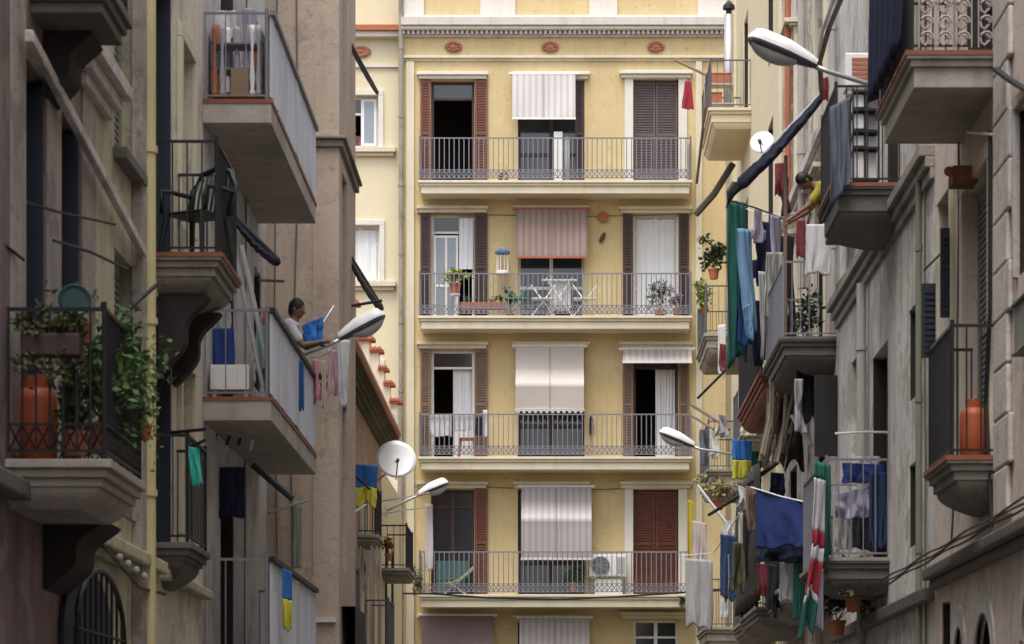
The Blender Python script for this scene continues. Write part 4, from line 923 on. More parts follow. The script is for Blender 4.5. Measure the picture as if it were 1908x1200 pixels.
rod('pole_or_arm', 'black arm slanting down under the middle balcony of the grey building', 'pole', [P(470, 866, 31), P(546, 930, 31)], .035, ironb, AR)
rod('pole_or_arm', 'thin arm below the black slanting arm on the grey building', 'pole', [P(500, 955, 32), P(575, 932, 33)], .014, irong, AR)
rod('pole_or_arm', 'thin horizontal rod beside the folded umbrella', 'pole', [P(480, 522, 31), P(528, 524, 32)], .016, ironb, AR)
c2('flag', 'narrow blue and yellow flag hanging beside the lowest grey balcony screen', 'flag', 526, 1058, 544, 1066, 30.1, 1172, fflag, folds=1, amp=.025, taper=.9, d2=30.1, bands=[(0, .5, fflag), (.5, 1, fyg)], group='blue and yellow flags')
c2('cloth', 'long grey green strips of cloth in front of the brown gable', 'cloth', 545, 940, 562, 944, 33.5, 1060, fabric('sage_cloth', (.25,.28,.23)), folds=1.5, amp=.02, d2=33.5)
c2('coat', 'dark blue coat hanging under the middle balcony of the grey building', 'coat', 412, 870, 455, 870, 30.8, 965, fnavy, folds=2, amp=.05, d2=31)
q = MB()
for k in range(26):
    p = P(380+4.2*k, 20+R.uniform(-20, 10), 30.2+R.uniform(0, .5)); 
t = thing('shelf_of_jars', P(440, 180, 30), 'cluttered shelf with jars on the upper balcony of the grey building', 'shelf')
q = MB(); a = P(395, 182, 30.0); b = P(490, 60, 30.0)
for zz in (a.z+.02, a.z+.28, a.z+.55): q.box(a.x, b.x, 29.9, 30.2, zz, zz+.02)
for x in (a.x, b.x-.02): q.box(x, x+.02, 29.9, 30.2, a.z+.0201, b.z)
q.build('frame', irong, t)
jm = [fwhite, fgrey, terrap, fgrey, whitef, flil, whitef, fsteel, woodb]
for k in range(14):
    lev, j = divmod(k, 5); q = MB(); r = R.uniform(.03, .05)
    q.lathe((a.x+.06+j*.105, 29.98, a.z+.041+.27*lev), [(r, 0), (r, R.uniform(.06, .15)), (r*R.uniform(.4, .9), .17), (r*.5, R.uniform(.17, .21))], 12); q.build('jar', R.choice(jm), t)
c2('cloth', 'white cloth hung above the jars on the upper grey balcony', 'cloth', 400, 20, 440, 20, 30.4, 70, fwhite, folds=2, amp=.03, d2=30.4)
c2('cloth', 'pale lilac cloth beside the white cloth on the upper grey balcony', 'cloth', 452, 15, 478, 15, 30.5, 120, flil, folds=2, amp=.03, d2=30.5)
# lamps
def street_lamp(label, tip, base, wall, width=.26):
    tip, base, wall = Vector(tip), Vector(base), Vector(wall)
    o = thing('street_lamp', wall, label, 'street lamp', 'street lamps on wall arms')
    ax = tip-base; L = ax.length; ax.normalize(); sd = ax.cross(Vector((0,0,1))).normalized(); up = sd.cross(ax)
    def shell(q, prof_w, top, bot, t0=0, t1=1):
        n = 14; m = 12; rings = []
        for i in range(n+1):
            t = t0+(t1-t0)*i/n; w_ = prof_w(t)*width/2; rings.append(len(q.v))
            for k in range(m+1):
                th = math.pi*k/m; q.v.append(base+ax*L*t+sd*w_*math.cos(th)+up*(math.sin(th)*top(t)+bot))
        for i in range(n):
            for k in range(m): q.f.append((rings[i]+k, rings[i]+k+1, rings[i+1]+k+1, rings[i+1]+k))
            q.f.append((rings[i+1]+m, rings[i]+m, rings[i], rings[i+1]))
    pw = lambda t: .35+.65*min(1, t*2.2)**.8 if t < .8 else max(.12, math.sqrt(max(0, 1-((t-.8)/.2)**2)))
    q = MB(); shell(q, pw, lambda t: .12*pw(t)+.02, .012); q.build('housing', lampw, o, smooth=False)
    q = MB(); shell(q, lambda t: pw(t)*1.03, lambda t: -.062*pw(t)-.008, .01); q.build('rim', lampd, o)
    q = MB(); shell(q, lambda t: pw(t)*.68, lambda t: -.105*math.sin(max(0, min(1, (t-.25)/.68))*math.pi)**.6-.001, -.03, .26, .92); q.build('lens', lampl, o, smooth=True)
    q = MB(); q.tube([base+ax*.05, base-ax*.12, wall], .024, 8); q.build('arm', alu, o, smooth=True)
    q = MB(); s_ = 1 if wall.x > 0 else -1; q.box(wall.x-.02, wall.x+.02, wall.y-.07, wall.y+.07, wall.z-.12, wall.z+.12); q.build('wall_plate', alu, o, bevel=.01)
    return o
street_lamp('large street lamp at the upper right, reaching out beside the top balcony', P(1392, 72, 27.5), P(1520, 124, 27.5), (3.83, 27.6, Z(196, 27.5)), .30)
street_lamp('street lamp on the left in front of the brown building and the tiled eave', P(718, 588, 34), P(634, 632, 34), (-3.73, 34.2, Z(690, 34)), .27)
street_lamp('small street lamp in front of the lower left corner of the yellow building', P(836, 900, 54), P(782, 922, 54), (XE+.02, 54, Z(952, 54)), .28)
street_lamp('small street lamp in front of the third balcony, right side of the yellow building', P(1228, 806, 50), P(1292, 832, 50), (3.83, 50, Z(858, 50)), .28)
# satellite dishes
def dish(label, c, r, nrm, wall, mt=whitef):
    c = Vector(c); nrm = Vector(nrm).normalized(); o = thing('satellite_dish', wall, label, 'satellite dish', 'satellite dishes')
    q = MB(); q.lathe(c, [(.001, -.16*r)]+[(r*k/8, -.16*r*(1-(k/8)**2)) for k in range(1, 9)]+[(r*1.01, .012), (r*.5, -.13*r-.03), (.001, -.16*r-.03)], 36, nrm); q.build('reflector', mt, o, smooth=True)
    q = MB(); f = c+nrm*r*.95+Vector((0, 0, -r*.45)); q.tube([c+Vector((0,0,-r)), f], .012, 6); q.build('feed_arm', lampd, o)
    q = MB(); q.lathe(f, [(.03, -.05), (.03, .03), (.018, .05)], 10, nrm); q.build('receiver', lampd, o)
    q = MB(); q.tube([c-nrm*.06*r, c-nrm*.25, Vector(wall)], .02, 6); q.build('mount', alu, o)
    return o
dish('white satellite dish below the tiled eave on the left', P(738, 856, 50), .36, (.15, -1, .35), (XE, 50.4, Z(900, 50)), mat('dish_white', (.82,.83,.83), .5, .05, 6))
dish('small white satellite dish high on the right, half hidden by the navy awning', P(1420, 265, 46), .20, (-.3, -1, .4), (3.83, 46.2, Z(275, 46)))
# ------ left far: arms, flag, laundry, flower pots
folded('folded_awning', 'dark folded awning arm slanting down to the lamp in front of the cream building', P(632, 446, 38.2), P(712, 578, 38.2), .085, fabric('brown_cloth', (.07,.055,.045)), arm=False)
folded('folded_awning', 'thin dark awning arm slanting down at the top left of the cream building', P(630, 40, 38.2), P(704, 176, 38.2), .035, fabric('brown_cloth', (.07,.055,.045)), arm=False)
rod('pole_or_arm', 'thin rod joining the dark awning arm, above the lamp by the tiled eave', 'pole', [P(655, 570, 38), P(712, 560, 38)], .02, ironb, AR)
rod('downpipe', 'dark pipe running down the corner of the brown building', 'drainpipe', [P(631, 640, 37), P(631, 440, 37)], .028, ironb)
c2('towel', 'long white towel hanging right below the left street lamp', 'towel', 628, 632, 652, 634, 34.3, 756, fwhite, folds=1.3, amp=.03, taper=.55, d2=34.3)
c2('towel', 'narrow cream towel between pink clothes in front of the brown gable', 'towel', 600, 672, 607, 672, 34.5, 760, fabric('ivory_cloth', (.6,.56,.45)), folds=1, amp=.02, d2=34.5)
c2('blouse', 'pink blouse hanging left of the narrow cream towel', 'blouse', 577, 668, 598, 672, 34.5, 750, fpink, folds=1.5, amp=.04, keep=tee, d2=34.5)
c2('blouse', 'pale pink blouse hanging just left of the long white towel', 'blouse', 612, 650, 630, 654, 34.4, 735, fabric('pale_pink_cloth', (.55,.38,.40)), folds=1.5, amp=.04, d2=34.4)
c2('cloth', 'dark blue strip hanging over the screen of the middle grey balcony', 'cloth', 557, 668, 566, 676, 31.9, 762, fblue, folds=1, amp=.02, d2=31.9)
rod('clothes_line', 'line strung from the grey balcony to the left street lamp arm', 'clothes line', [P(562, 668, 34.5), P(600, 664, 34.4), P(650, 630, 34.3)], .008, alu)
plant('dark red flowers in pots behind the narrow cream towel', P(604, 728, 35.2), (.14, .08, .06), 120, .05, fmar, .10)
rod('pole_or_arm', 'pale thin pole slanting up past the person with the blue cloth', 'pole', [P(578, 640, 33.6), P(622, 570, 33.9)], .010, alu, AR)
c2('flag', 'blue and yellow flag hanging beside the white satellite dish', 'flag', 650, 864, 704, 868, 45, 940, fflag, folds=1.5, amp=.06, taper=.85, d2=45, bands=[(0, .55, fflag), (.55, 1, fyg)], group='blue and yellow flags', ragged=.1)
rod('pole_or_arm', 'dark pole carrying the flag beside the satellite dish', 'pole', [P(628, 856, 44.6), P(690, 912, 44.6)], .022, ironb, AR)
rod('pole_or_arm', 'pale pole slanting up in front of the reddish house', 'pole', [P(580, 1068, 40), P(650, 1018, 41)], .014, alu, AR)
rod('pole_or_arm', 'pale pole above the lower sloping one, in front of the reddish house', 'pole', [P(630, 975, 41), P(682, 940, 42)], .014, alu, AR)
for i, (y0, y1, lb) in enumerate(((928, 918, 'upper'), (952, 944, 'lower'))):
    rod('clothes_line', lb+' of the two thin pale rods left of the small lower left lamp', 'clothes line', [P(700, y0+8, 52), P(745, y0, 52), P(800, y1, 53)], .012, alu)
c2('towel', 'long slim white towel hanging below the small lower left lamp', 'towel', 793, 938, 806, 940, 54.2, 1060, fabric('pinkish_white_cloth', (.66,.6,.62)), folds=1, amp=.02, taper=1.15, d2=54.2)
b_ = balcony(E_, mE, 46.6, 48.0, Z(980, 45), .35, th=.16, rail=.8, rm=ironb, sm=conc, orn=False)
b_ = balcony(E_, mE, 52.4, 54.6, Z(1048, 51), .55, th=.16, rail=.8, rm=ironb, sm=conc, orn=False)
plant('dried brown plant on the small balcony by the lower left corner of the yellow building', P(724, 1045, 51.6), (.12, .1, .16), 120, .08, mat('dry_leaf', (.22,.08,.03), .8, .3, 9), .14)
plant('pale climbing plant on the left pilaster of the yellow building', P(772, 1110, 63.2), (.12, .08, .4), 200, .08, leafg, None)
t = thing('reed_bundle', P(680, 1110, 44), 'bundle of dry reeds and sticks below the small balcony on the reddish house', 'reeds')
for k in range(9):
    q = MB(); a = P(662+5*k, 1015+R.uniform(0, 14), 44.5); b = P(656+7*k, 1110+R.uniform(-20, 20), 44.5); q.tube([a, (a+b)/2+Vector((R.uniform(-.04,.04), 0, 0)), b], .018, 5); q.build('stick', reedm, t)
# ------- things on the balconies of the yellow building
zb = [s_+.0 for s_ in slabs]
def yx(px, d=63.5): return (px-VX)*d/F
plant('yellow green plant on a stand, second balcony down', (yx(848), 63.55, zb[1]+.55), (.3, .12, .14), 320, .10, leafy, .26, group='plants on the second balcony down')
q = MB(); q.lathe((yx(848), 63.55, zb[1]), [(.12, 0), (.12, .03), (.025, .05), (.025, .5), (.12, .52), (.12, .548)], 12); tag(q.build('plant_stand', whitef), 'white stand under the yellow green plant', 'stand')
q = MB(); q.box(yx(858), yx(940), 63.5, 63.72, zb[1]+.20, zb[1]+.36); tag(q.build('flower_trough', terrap, bevel=.01), 'long terracotta trough on the second balcony down', 'trough')
for k, px in enumerate((868, 890, 915, 932)):
    plant(['first', 'second', 'third', 'last'][k]+' low plant counted from the left in the terracotta trough', (yx(px), 63.6, zb[1]+.37), (.12, .08, .08), 70, .06, [leaf, leafg, leafy, leaf][k], None, group='plants on the second balcony down')
plant('leafy dark plant beside the folding clothes rack on the second balcony', (yx(950), 63.6, zb[1]), (.16, .1, .26), 220, .08, leafg, .2, group='plants on the second balcony down')
plant('purple grey flowering plant at the right end of the second balcony', (yx(1262), 63.5, zb[1]), (.22, .1, .2), 220, .07, fabric('flower_cloth', (.28,.22,.30)), .2, group='plants on the second balcony down')
plant('grey green bushy plant in front of the right hand white curtain', (yx(1228), 63.6, zb[1]), (.3, .1, .34), 420, .08, leafg, .2, group='plants on the second balcony down')
for px, lb in ((962, 'green'), (1012, 'wide white'), (1090, 'narrow white')):
    t = thing('folding_chair', (yx(px), 63.5, zb[1]), '%s folding chair with crossed legs on the second balcony down' % lb, 'chair', 'folding chairs on the second balcony'); mt = mat('green_metal', (.12,.28,.22)) if lb == 'green' else whitef
    for sx in (-1, 1):
        q = MB(); x = yx(px); q.tube([(x-.28*sx, 63.5, zb[1]+.01), (x+.28*sx, 63.52, zb[1]+.75)], .018, 5); q.build('leg', mt, t)
    q = MB(); q.box(x-.26, x+.26, 63.42, 63.72, zb[1]+.42, zb[1]+.45); q.build('seat', mt, t)
t = thing('clothes_horse', (yx(1042), 63.75, zb[1]), 'white clothes horse in front of the centre door, second balcony down', 'clothes horse')
q = MB(); x = yx(1042)
for sx in (-1, 1): q.tube([(x-.35*sx, 63.7, zb[1]), (x+.3*sx, 63.75, zb[1]+.95)], .014, 5)
for k in range(5): q.tube([(x-.4, 63.68+.04*k, zb[1]+.9), (x+.4, 63.68+.04*k, zb[1]+.9)], .01, 4)
q.build('frame', whitef, t)
def hang(label, name, cat, px0, py0, px1, bot, mt, d=63.3, **k): return c2(name, label, cat, px0, py0, px1, py0, d, bot, mt, d2=d, **k)
hang('white cloth on the clothes horse in front of the centre door', 'towel', 'towel', 1028, 520, 1064, 580, fwhite, d=63.85, folds=3, amp=.03, group='laundry on the yellow building')
hang('white towel folded over the rail at the left end of the third balcony down', 'towel', 'towel', 801, 772, 842, 814, fwhite, folds=4, amp=.015, group='laundry on the yellow building')
hang('second white towel on the third balcony rail, above the orange stool', 'towel', 'towel', 846, 772, 884, 802, fwhite, folds=4, amp=.015, group='laundry on the yellow building')
hang('small white rag hanging by the right edge of the left shutters, third balcony down', 'towel', 'towel', 900, 764, 908, 815, fwhite, folds=1, amp=.015, group='laundry on the yellow building')
hang('dark blue garment between the white towels and the white rag, third balcony down', 'shirt', 'shirt', 886, 778, 899, 812, fnavy, folds=1, amp=.015, group='laundry on the yellow building')
t = thing('stool', (yx(870), 63.6, zb[2]), 'orange plastic stool on the third balcony down', 'stool')
q = MB(); q.box(yx(870)-.18, yx(870)+.18, 63.45, 63.8, zb[2]+.42, zb[2]+.46); q.build('seat', gas, t, bevel=.01)
for sx in (-1, 1):
    for sy in (0, 1): q = MB(); q.tube([(yx(870)+.15*sx, 63.48+.28*sy, zb[2]+.42), (yx(870)+.19*sx, 63.46+.32*sy, zb[2])], .03, 5); q.build('leg', gas, t)
t = thing('lounge_chair', (yx(850), 63.6, zb[3]), 'pale yellow reclined lounge chair on the fourth balcony down', 'chair')
q = MB(); q.grid(lambda s, u: (yx(825)+(yx(882)-yx(825))*s, 63.45+.3*u, zb[3]+.25+.4*s*s), 10, 4); q.build('sling', fabric('straw_cloth', (.50,.48,.25)), t, solid=.03)
q = MB()
for yy in (63.46, 63.74): q.tube([(yx(825), yy, zb[3]), (yx(882), yy, zb[3]+.6)], .018, 5); q.tube([(yx(870), yy, zb[3]), (yx(835), yy, zb[3]+.3)], .018, 5)
q.build('frame', alu, t)
q = MB(); q.box(yx(812), yx(872), 63.8, 63.95, zb[3], zb[3]+.8); q.box(yx(812), yx(872), 63.79, 63.799, zb[3]+.36, zb[3]+.40); tag(q.build('cabinet', mat('blue_green_paint', (.05,.11,.12)), bevel=.01), 'blue green cabinet behind the lounge chair on the fourth balcony down', 'cabinet')
plant('green plant with small red fruits under the long lilac blind', (yx(1068), 63.65, zb[3]+.1), (.3, .1, .2), 260, .08, leaf, .2, group='plants on the yellow building')
plant('small weedy plant on the top balcony of the yellow building', (yx(932), 63.5, zb[0]), (.2, .08, .06), 90, .06, leaf, .1, group='plants on the yellow building')
plant('little plant hanging below the right end of the fourth balcony', (yx(1268), 63.2, zb[3]-.30), (.12, .08, .12), 90, .07, leafd, None, group='plants on the yellow building')
t = thing('water_heater', (yx(1046), 63.75, zb[0]), 'slim white cabinet with a pipe in front of the top centre door', 'cabinet')
q = MB(); q.box(yx(1032), yx(1048), 63.65, 63.9, zb[0], zb[0]+1.2); q.build('body', whitef, t, bevel=.01)
q = MB(); q.tube([(yx(1056), 63.8, zb[0]), (yx(1056), 63.8, zb[0]+1.1)], .07, 10); q.build('tank', fgrey, t, smooth=True)
q = MB(); q.lathe((yx(1124), 63.93, Z(405, 64)), [(.09, -.02), (.12, -.02), (.12, .02), (.09, .02)], 16, (0, -1, 0)); tag(q.build('wall_plaque', oran), 'small ring shaped ornament on the wall right of the plum blind', 'ornament')
q = MB(); q.ell((yx(1123), 63.93, Z(443, 64)), (.05, .03, .13), 8, 6, Matrix.Rotation(.5, 3, 'Y')); tag(q.build('wall_ornament', woodd), 'small dark gecko like ornament on the wall right of the plum blind', 'ornament')
t = thing('bird_cage', (yx(936), 63.7, Z(512, 63.7)), 'small white and blue bird cage hanging left of the plum blind', 'bird cage')
q = MB(); x = yx(936); z0 = Z(512, 63.7)
for k in range(10): a = k*math.pi/5; q.tube([(x+.13*math.cos(a), 63.7+.1*math.sin(a), z0+.05), (x+.13*math.cos(a), 63.7+.1*math.sin(a), z0+.5), (x, 63.7, z0+.62)], .008, 4)
q.build('bars', whitef, t)
q = MB(); q.lathe((x, 63.7, z0), [(.16, 0), (.16, .07), (.15, .08)], 14); q.build('base', whitef, t); q = MB(); q.lathe((x, 63.7, z0+.48), [(.17, 0), (.17, .05), (.04, .12)], 14); q.build('top', mat('blue_enamel', (.08,.16,.33)), t)
q = MB(); pts = [P(725, 1106, 60), P(800, 1106, 62.5), P(910, 1114, 62.9), P(1040, 1117, 63), P(1150, 1112, 62.8), P(1275, 1104, 61), P(1345, 1100, 58)]; q.tube(pts, .022, 5); tag(q.build('cable', ironb), 'black cable sagging across the yellow building at the fourth balcony slab', 'cable', 'overhead cables')
q = MB(); q.box(yx(1102)-.04, yx(1102)+.04, 63.85, 63.97, Z(810, 64), Z(785, 64)); q.lathe((yx(1102), 63.9, Z(785, 64)), [(.05, 0), (.03, .1)], 8); tag(q.build('wall_lantern', ironb), 'small dark lantern on the wall right of the long cream blind', 'lantern')

# ================================================================== PEOPLE
def person(label, J, fwd, shirt_m, trou_m, skin_m, hair_m, long_sleeve=False, loc=None, curl=.6):
    J = {k: Vector(v) for k, v in J.items()}; fwd = Vector(fwd).normalized()
    o = thing('person', loc or J['pelvis'], label, 'person')
    def cap(q, a, b, ra, rb):
        a, b = Vector(a), Vector(b); q.tube([a, b], [ra, rb], 12); q.ell(a, (ra,)*3, 12, 8); q.ell(b, (rb,)*3, 12, 8)
    up = (J['head']-J['neck']).normalized(); side_ = fwd.cross(up).normalized(); rot = Matrix((side_, side_.cross(-up).normalized(), up)).transposed()
    fw = rot @ Vector((0, 1, 0)); fw = fw if fw.dot(fwd) > 0 else -fw
    q = MB(); H = J['head']
    q.ell(H, (.074, .092, .112), 16, 12, rot); q.ell(H-up*.055+fw*.028, (.052, .058, .06), 12, 8, rot)
    q.ell(H+fw*.098-up*.02, (.014, .02, .024), 8, 6, rot); q.ell(H+fw*.086-up*.058, (.024, .012, .010), 8, 6, rot)
    for s_ in (-1, 1): q.ell(H+side_*.077*s_-up*.01-fw*.01, (.012, .022, .032), 8, 6, rot)
    cap(q, H-up*.08, J['neck'], .052, .058); cap(q, J['neck'], J['chest'], .07, .12); cap(q, J['chest'], J['pelvis'], .135, .13)
    cap(q, J['shL'], J['shR'], .062, .062)
    for s_ in 'LR':
        cap(q, J['sh'+s_], J['el'+s_], .050, .038); cap(q, J['el'+s_], J['wr'+s_], .038, .025)
        cap(q, J['pelvis'], J['hip'+s_], .11, .09); cap(q, J['hip'+s_], J['kn'+s_], .088, .056); cap(q, J['kn'+s_], J['an'+s_], .055, .036)
        cap(q, J['an'+s_]+Vector((0,0,-.03)), J['an'+s_]+Vector((fwd.x, fwd.y, 0))*.14+Vector((0,0,-.05)), .038, .03)
        hd = (J['wr'+s_]-J['el'+s_]).normalized(); sw = hd.cross(Vector((0,0,1))).normalized(); dn = sw.cross(hd); dn = dn if dn.z < 0 else -dn
        W_ = J['wr'+s_]; cap(q, W_+hd*.02, W_+hd*.075, .026, .030); cap(q, W_+hd*.075+sw*.018, W_+hd*.075-sw*.018, .024, .024)
        for k, L in enumerate((.068, .078, .072, .056)):
            b0 = W_+hd*.085+sw*(.030-.020*k); b1 = b0+(hd+dn*curl*.5).normalized()*L*.5; b2 = b1+(hd+dn*curl*1.8).normalized()*L*.5
            cap(q, b0, b1, .0095, .009); cap(q, b1, b2, .009, .0075)
        t0 = W_+hd*.04+sw*.028; t1 = t0+(hd*.6+sw*.8+dn*.2).normalized()*.034; cap(q, t0, t1, .012, .010); cap(q, t1, t1+(hd+dn*.5).normalized()*.028, .010, .008)
    b = q.build('body', skin_m, o, smooth=True, recalc=False); md = b.modifiers.new('join', 'REMESH'); md.mode = 'VOXEL'; md.voxel_size = .008; md.use_smooth_shade = True
    md = b.modifiers.new('soft', 'SMOOTH'); md.factor = .5; md.iterations = 3
    q = MB()
    cap(q, J['neck']-up*.035, J['chest'], .085, .148); cap(q, J['chest'], J['pelvis'], .152, .15); cap(q, J['shL'], J['shR'], .078, .078)
    for s_ in 'LR':
        e = J['el'+s_] if long_sleeve else J['sh'+s_].lerp(J['el'+s_], .7); cap(q, J['sh'+s_], e, .068, .056)
        if long_sleeve: cap(q, J['el'+s_], J['el'+s_].lerp(J['wr'+s_], .92), .054, .038)
    b = q.build('shirt', shirt_m, o, smooth=True, recalc=False); md = b.modifiers.new('join', 'REMESH'); md.mode = 'VOXEL'; md.voxel_size = .014; md.use_smooth_shade = True
    md = b.modifiers.new('soft', 'SMOOTH'); md.factor = .5; md.iterations = 4
    q = MB()
    for s_ in 'LR': cap(q, J['pelvis'], J['hip'+s_], .135, .105); cap(q, J['hip'+s_], J['kn'+s_], .102, .075); cap(q, J['kn'+s_], J['an'+s_]+Vector((0,0,.05)), .074, .06)
    b = q.build('trousers', trou_m, o, smooth=True, recalc=False); md = b.modifiers.new('join', 'REMESH'); md.mode = 'VOXEL'; md.voxel_size = .016; md.use_smooth_shade = True
    q = MB(); q.ell(H+up*.022-fw*.016, (.086, .098, .108), 16, 10, rot, jit=.03); q.ell(H-fw*.045-up*.02, (.076, .06, .085), 14, 8, rot, jit=.03); q.build('hair', hair_m, o, smooth=True)
    for s_ in (-1, 1):
        q = MB(); q.ell(H+fw*.086+side_*.030*s_+up*.002, (.012, .008, .007), 8, 6, rot); e = q.build('eye', fwhite, o)
        q = MB(); q.ell(H+fw*.0925+side_*.030*s_+up*.002, (.005, .003, .005), 8, 6, rot); q.build('pupil', hairm, e)
    return o
z0 = C1z
person('dark haired person in a white shirt holding a blue cloth over the grey balcony screen',
    dict(pelvis=(-3.42, 33.1, z0+.92), chest=(-3.22, 33.05, z0+1.20), neck=(-3.13, 33.0, z0+1.36), head=(-3.085, 33.0, z0+1.52), shL=(-3.17, 33.19, z0+1.31), shR=(-3.17, 32.82, z0+1.31),
         elL=(-3.0, 33.2, z0+1.10), wrL=(-2.80, 33.1, z0+1.14), elR=(-3.0, 32.78, z0+1.06), wrR=(-2.84, 32.84, z0+1.10), hipL=(-3.43, 33.2, z0+.86), hipR=(-3.43, 33.0, z0+.86),
         knL=(-3.36, 33.2, z0+.46), knR=(-3.38, 33.0, z0+.46), anL=(-3.42, 33.2, z0+.08), anR=(-3.42, 33.0, z0+.08)), (1, -.25, -.25), fwhite, fdenim, skin, hairm, loc=(-3.42, 33.1, z0))
c2('cloth', 'bright blue cloth held out over the rail by the person in white', 'cloth', 563, 606, 601, 590, 32.9, 642, mat('bright_blue_cloth', (.03,.17,.50), .9, .2, 8), folds=1.6, amp=.06, group=None, ragged=.1)
z0 = 8.0
person('person in a yellow shirt leaning out above a dark red ledge on the right',
    dict(pelvis=(3.95, 36.6, 8.80), chest=(3.60, 36.6, 9.06), neck=(3.37, 36.6, 9.22), head=(3.22, 36.55, 9.28), shL=(3.44, 36.8, 9.18), shR=(3.44, 36.42, 9.18),
         elL=(3.30, 36.85, 8.94), wrL=(3.10, 36.8, 8.82), elR=(3.26, 36.38, 8.92), wrR=(3.06, 36.4, 8.78), hipL=(4.02, 36.7, 8.72), hipR=(4.02, 36.5, 8.72), knL=(4.2, 36.7, 8.32), knR=(4.2, 36.5, 8.32),
         anL=(4.25, 36.7, 7.92), anR=(4.25, 36.5, 7.92)), (-1, -.3, -.5), mat('mustard_cloth', (.30,.27,.04), .9, .2, 8), fdenim, skin, hairm, loc=(4.2, 36.6, 7.85))
t = thing('window_box', (3.72, 36.6, 8.62), 'dark red window box under the leaning person in yellow', 'window box')
q = MB(); q.box(3.56, 3.84, 36.0, 37.2, 8.56, 8.74); q.build('trough', terra, t, bevel=.01)
q = MB()
for k in range(5): foliage(q, (3.68, 36.1+.25*k, 8.76), (.06, .08, .05), 40, .05)
q.build('foliage', leafd, t, recalc=False)
x, z0 = ua(654), 15.0
person('small figure in a pink top standing inside the open window of the cream building',
    dict(pelvis=(x, 64.95, z0+.85), chest=(x, 64.95, z0+1.12), neck=(x, 64.95, z0+1.28), head=(x, 64.92, z0+1.43), shL=(x+.15, 64.95, z0+1.22), shR=(x-.15, 64.95, z0+1.22), elL=(x+.2, 64.85, z0+1.0), wrL=(x+.1, 64.7, z0+.98),
         elR=(x-.2, 64.85, z0+1.0), wrR=(x-.1, 64.7, z0+.98), hipL=(x+.08, 64.95, z0+.8), hipR=(x-.08, 64.95, z0+.8), knL=(x+.08, 64.95, z0+.42), knR=(x-.08, 64.95, z0+.42), anL=(x+.08, 64.95, z0+.07), anR=(x-.08, 64.95, z0+.07)),
    (0, -1, 0), fpink, fdark, skinl, mat('brown_hair', (.12,.05,.02), .7), loc=(x, 64.95, z0))

# ================================================================== MORE CLUTTER ON THE RIGHT
t = thing('flue_pipe', (3.5, 58.4, 10), 'white metal flue pipe with a dark cap, right end of the yellow building', 'flue')
q = MB(); x = (1358-VX)*58.4/F; q.tube([(x, 58.4, Z(235, 58.4)), (x, 58.4, Z(28, 58.4))], .10, 14); q.build('pipe', alu, t, smooth=True)
q = MB(); q.lathe((x, 58.4, Z(28, 58.4)), [(.06, 0), (.06, .1), (.13, .12), (.12, .2), (.02, .3)], 12); q.build('cap', ironb, t)
for k, (y, lb) in enumerate(((148, 'top'), (184, 'middle'), (226, 'bottom'))):
    q = MB(); a = P(1316, y, 57.5); q.box(a.x, a.x+(.52 if k != 1 else .32), 57.45, 57.7, a.z-.12, a.z+.10)
    q.box(a.x-.01, a.x+(.53 if k != 1 else .33), 57.44, 57.71, a.z+.101, a.z+.13); o = q.build('planter', terrap, None, bevel=.01); tag(o, lb+' one of the three terracotta planters on the balcony by the white flue pipe', 'planter', 'terracotta planters by the flue pipe')
q = MB()
for x_ in (1314, 1366):
    a = P(x_, 240, 57.6); q.box(a.x-.02, a.x+.02, 57.72, 57.76, 14.75, Z(135, 57.6))
for y in (155, 191, 234): a = P(1314, y, 57.6); c = P(1366, y, 57.6); q.box(a.x, c.x, 57.4, 57.76, a.z-.03-.045, a.z-.05)
tag(q.build('plant_stand', alu), 'metal stand carrying the terracotta planters by the flue pipe', 'stand')
plant('dark leafy plant in a pot on the balcony at the right of the second level', P(1330, 520, 57), (.3, .15, .3), 420, .11, leafd, .22, .04)
plant('yellow green trailing plant below the dark leafy one at the right of the second level', P(1312, 585, 56.5), (.12, .12, .35), 260, .12, mat('lime_leaf', (.28,.32,.09), .6, .3, 9), .16, .1)
plant('reddish plant on the lower balcony beside the green sheet', P(1325, 668, 57), (.3, .12, .14), 220, .08, mat('red_leaf', (.22,.07,.06), .7, .4, 9), .2)
plant('tall dark plant behind the lilac shirt on the right', P(1500, 690, 39.5), (.3, .3, .5), 260, .10, leafd, .2)
plant('yellowish dried plant above the pale pink grey cloth', P(1338, 950, 49), (.28, .2, .2), 300, .10, mat('straw_leaf', (.30,.26,.13), .8, .3, 9), .2)
plant('bushy plant on the low balcony right of the striped flag', P(1590, 1140, 33), (.3, .3, .22), 420, .08, mat('olive_leaf', (.10,.11,.04), .6, .5, 9), .2)
plant('dull green plant at the bottom edge under the lower right balcony', P(1560, 1185, 34), (.35, .3, .2), 300, .08, leafd, .2)
c2('sheet', 'pale lilac sheet under the terracotta balcony of the laundry cluster', 'sheet', 1376, 708, 1412, 708, 49, 775, flil, folds=2, amp=.04, d2=49)
c2('cloth', 'cream and brown striped cloth below the pale lilac sheet', 'cloth', 1380, 785, 1410, 785, 49, 812, fabric('ivory_cloth', (.6,.56,.45)), folds=2, amp=.03, d2=49)
c2('towel', 'white towel tucked behind the long green sheet, above the terracotta edge', 'towel', 1338, 606, 1352, 604, 55, 700, fwhite, folds=1, amp=.03, d2=55)
c2('cloth', 'maroon garment hanging beside the pole left of the yellow shirt', 'cloth', 1444, 305, 1466, 302, 40.5, 364, fmar, folds=1.3, amp=.04, d2=40.5)
c2('curtain', 'white towel hanging on the railing of the balcony with bars, right of the laundry cluster', 'towel', 1502, 418, 1548, 418, 37.6, 512, fwhite, folds=2.5, amp=.02, d2=37.6)
c2('cloth', 'brown cloth left of the white towel on the barred balcony', 'cloth', 1484, 410, 1500, 410, 38.2, 480, fmar, folds=1, amp=.03, d2=38.2)
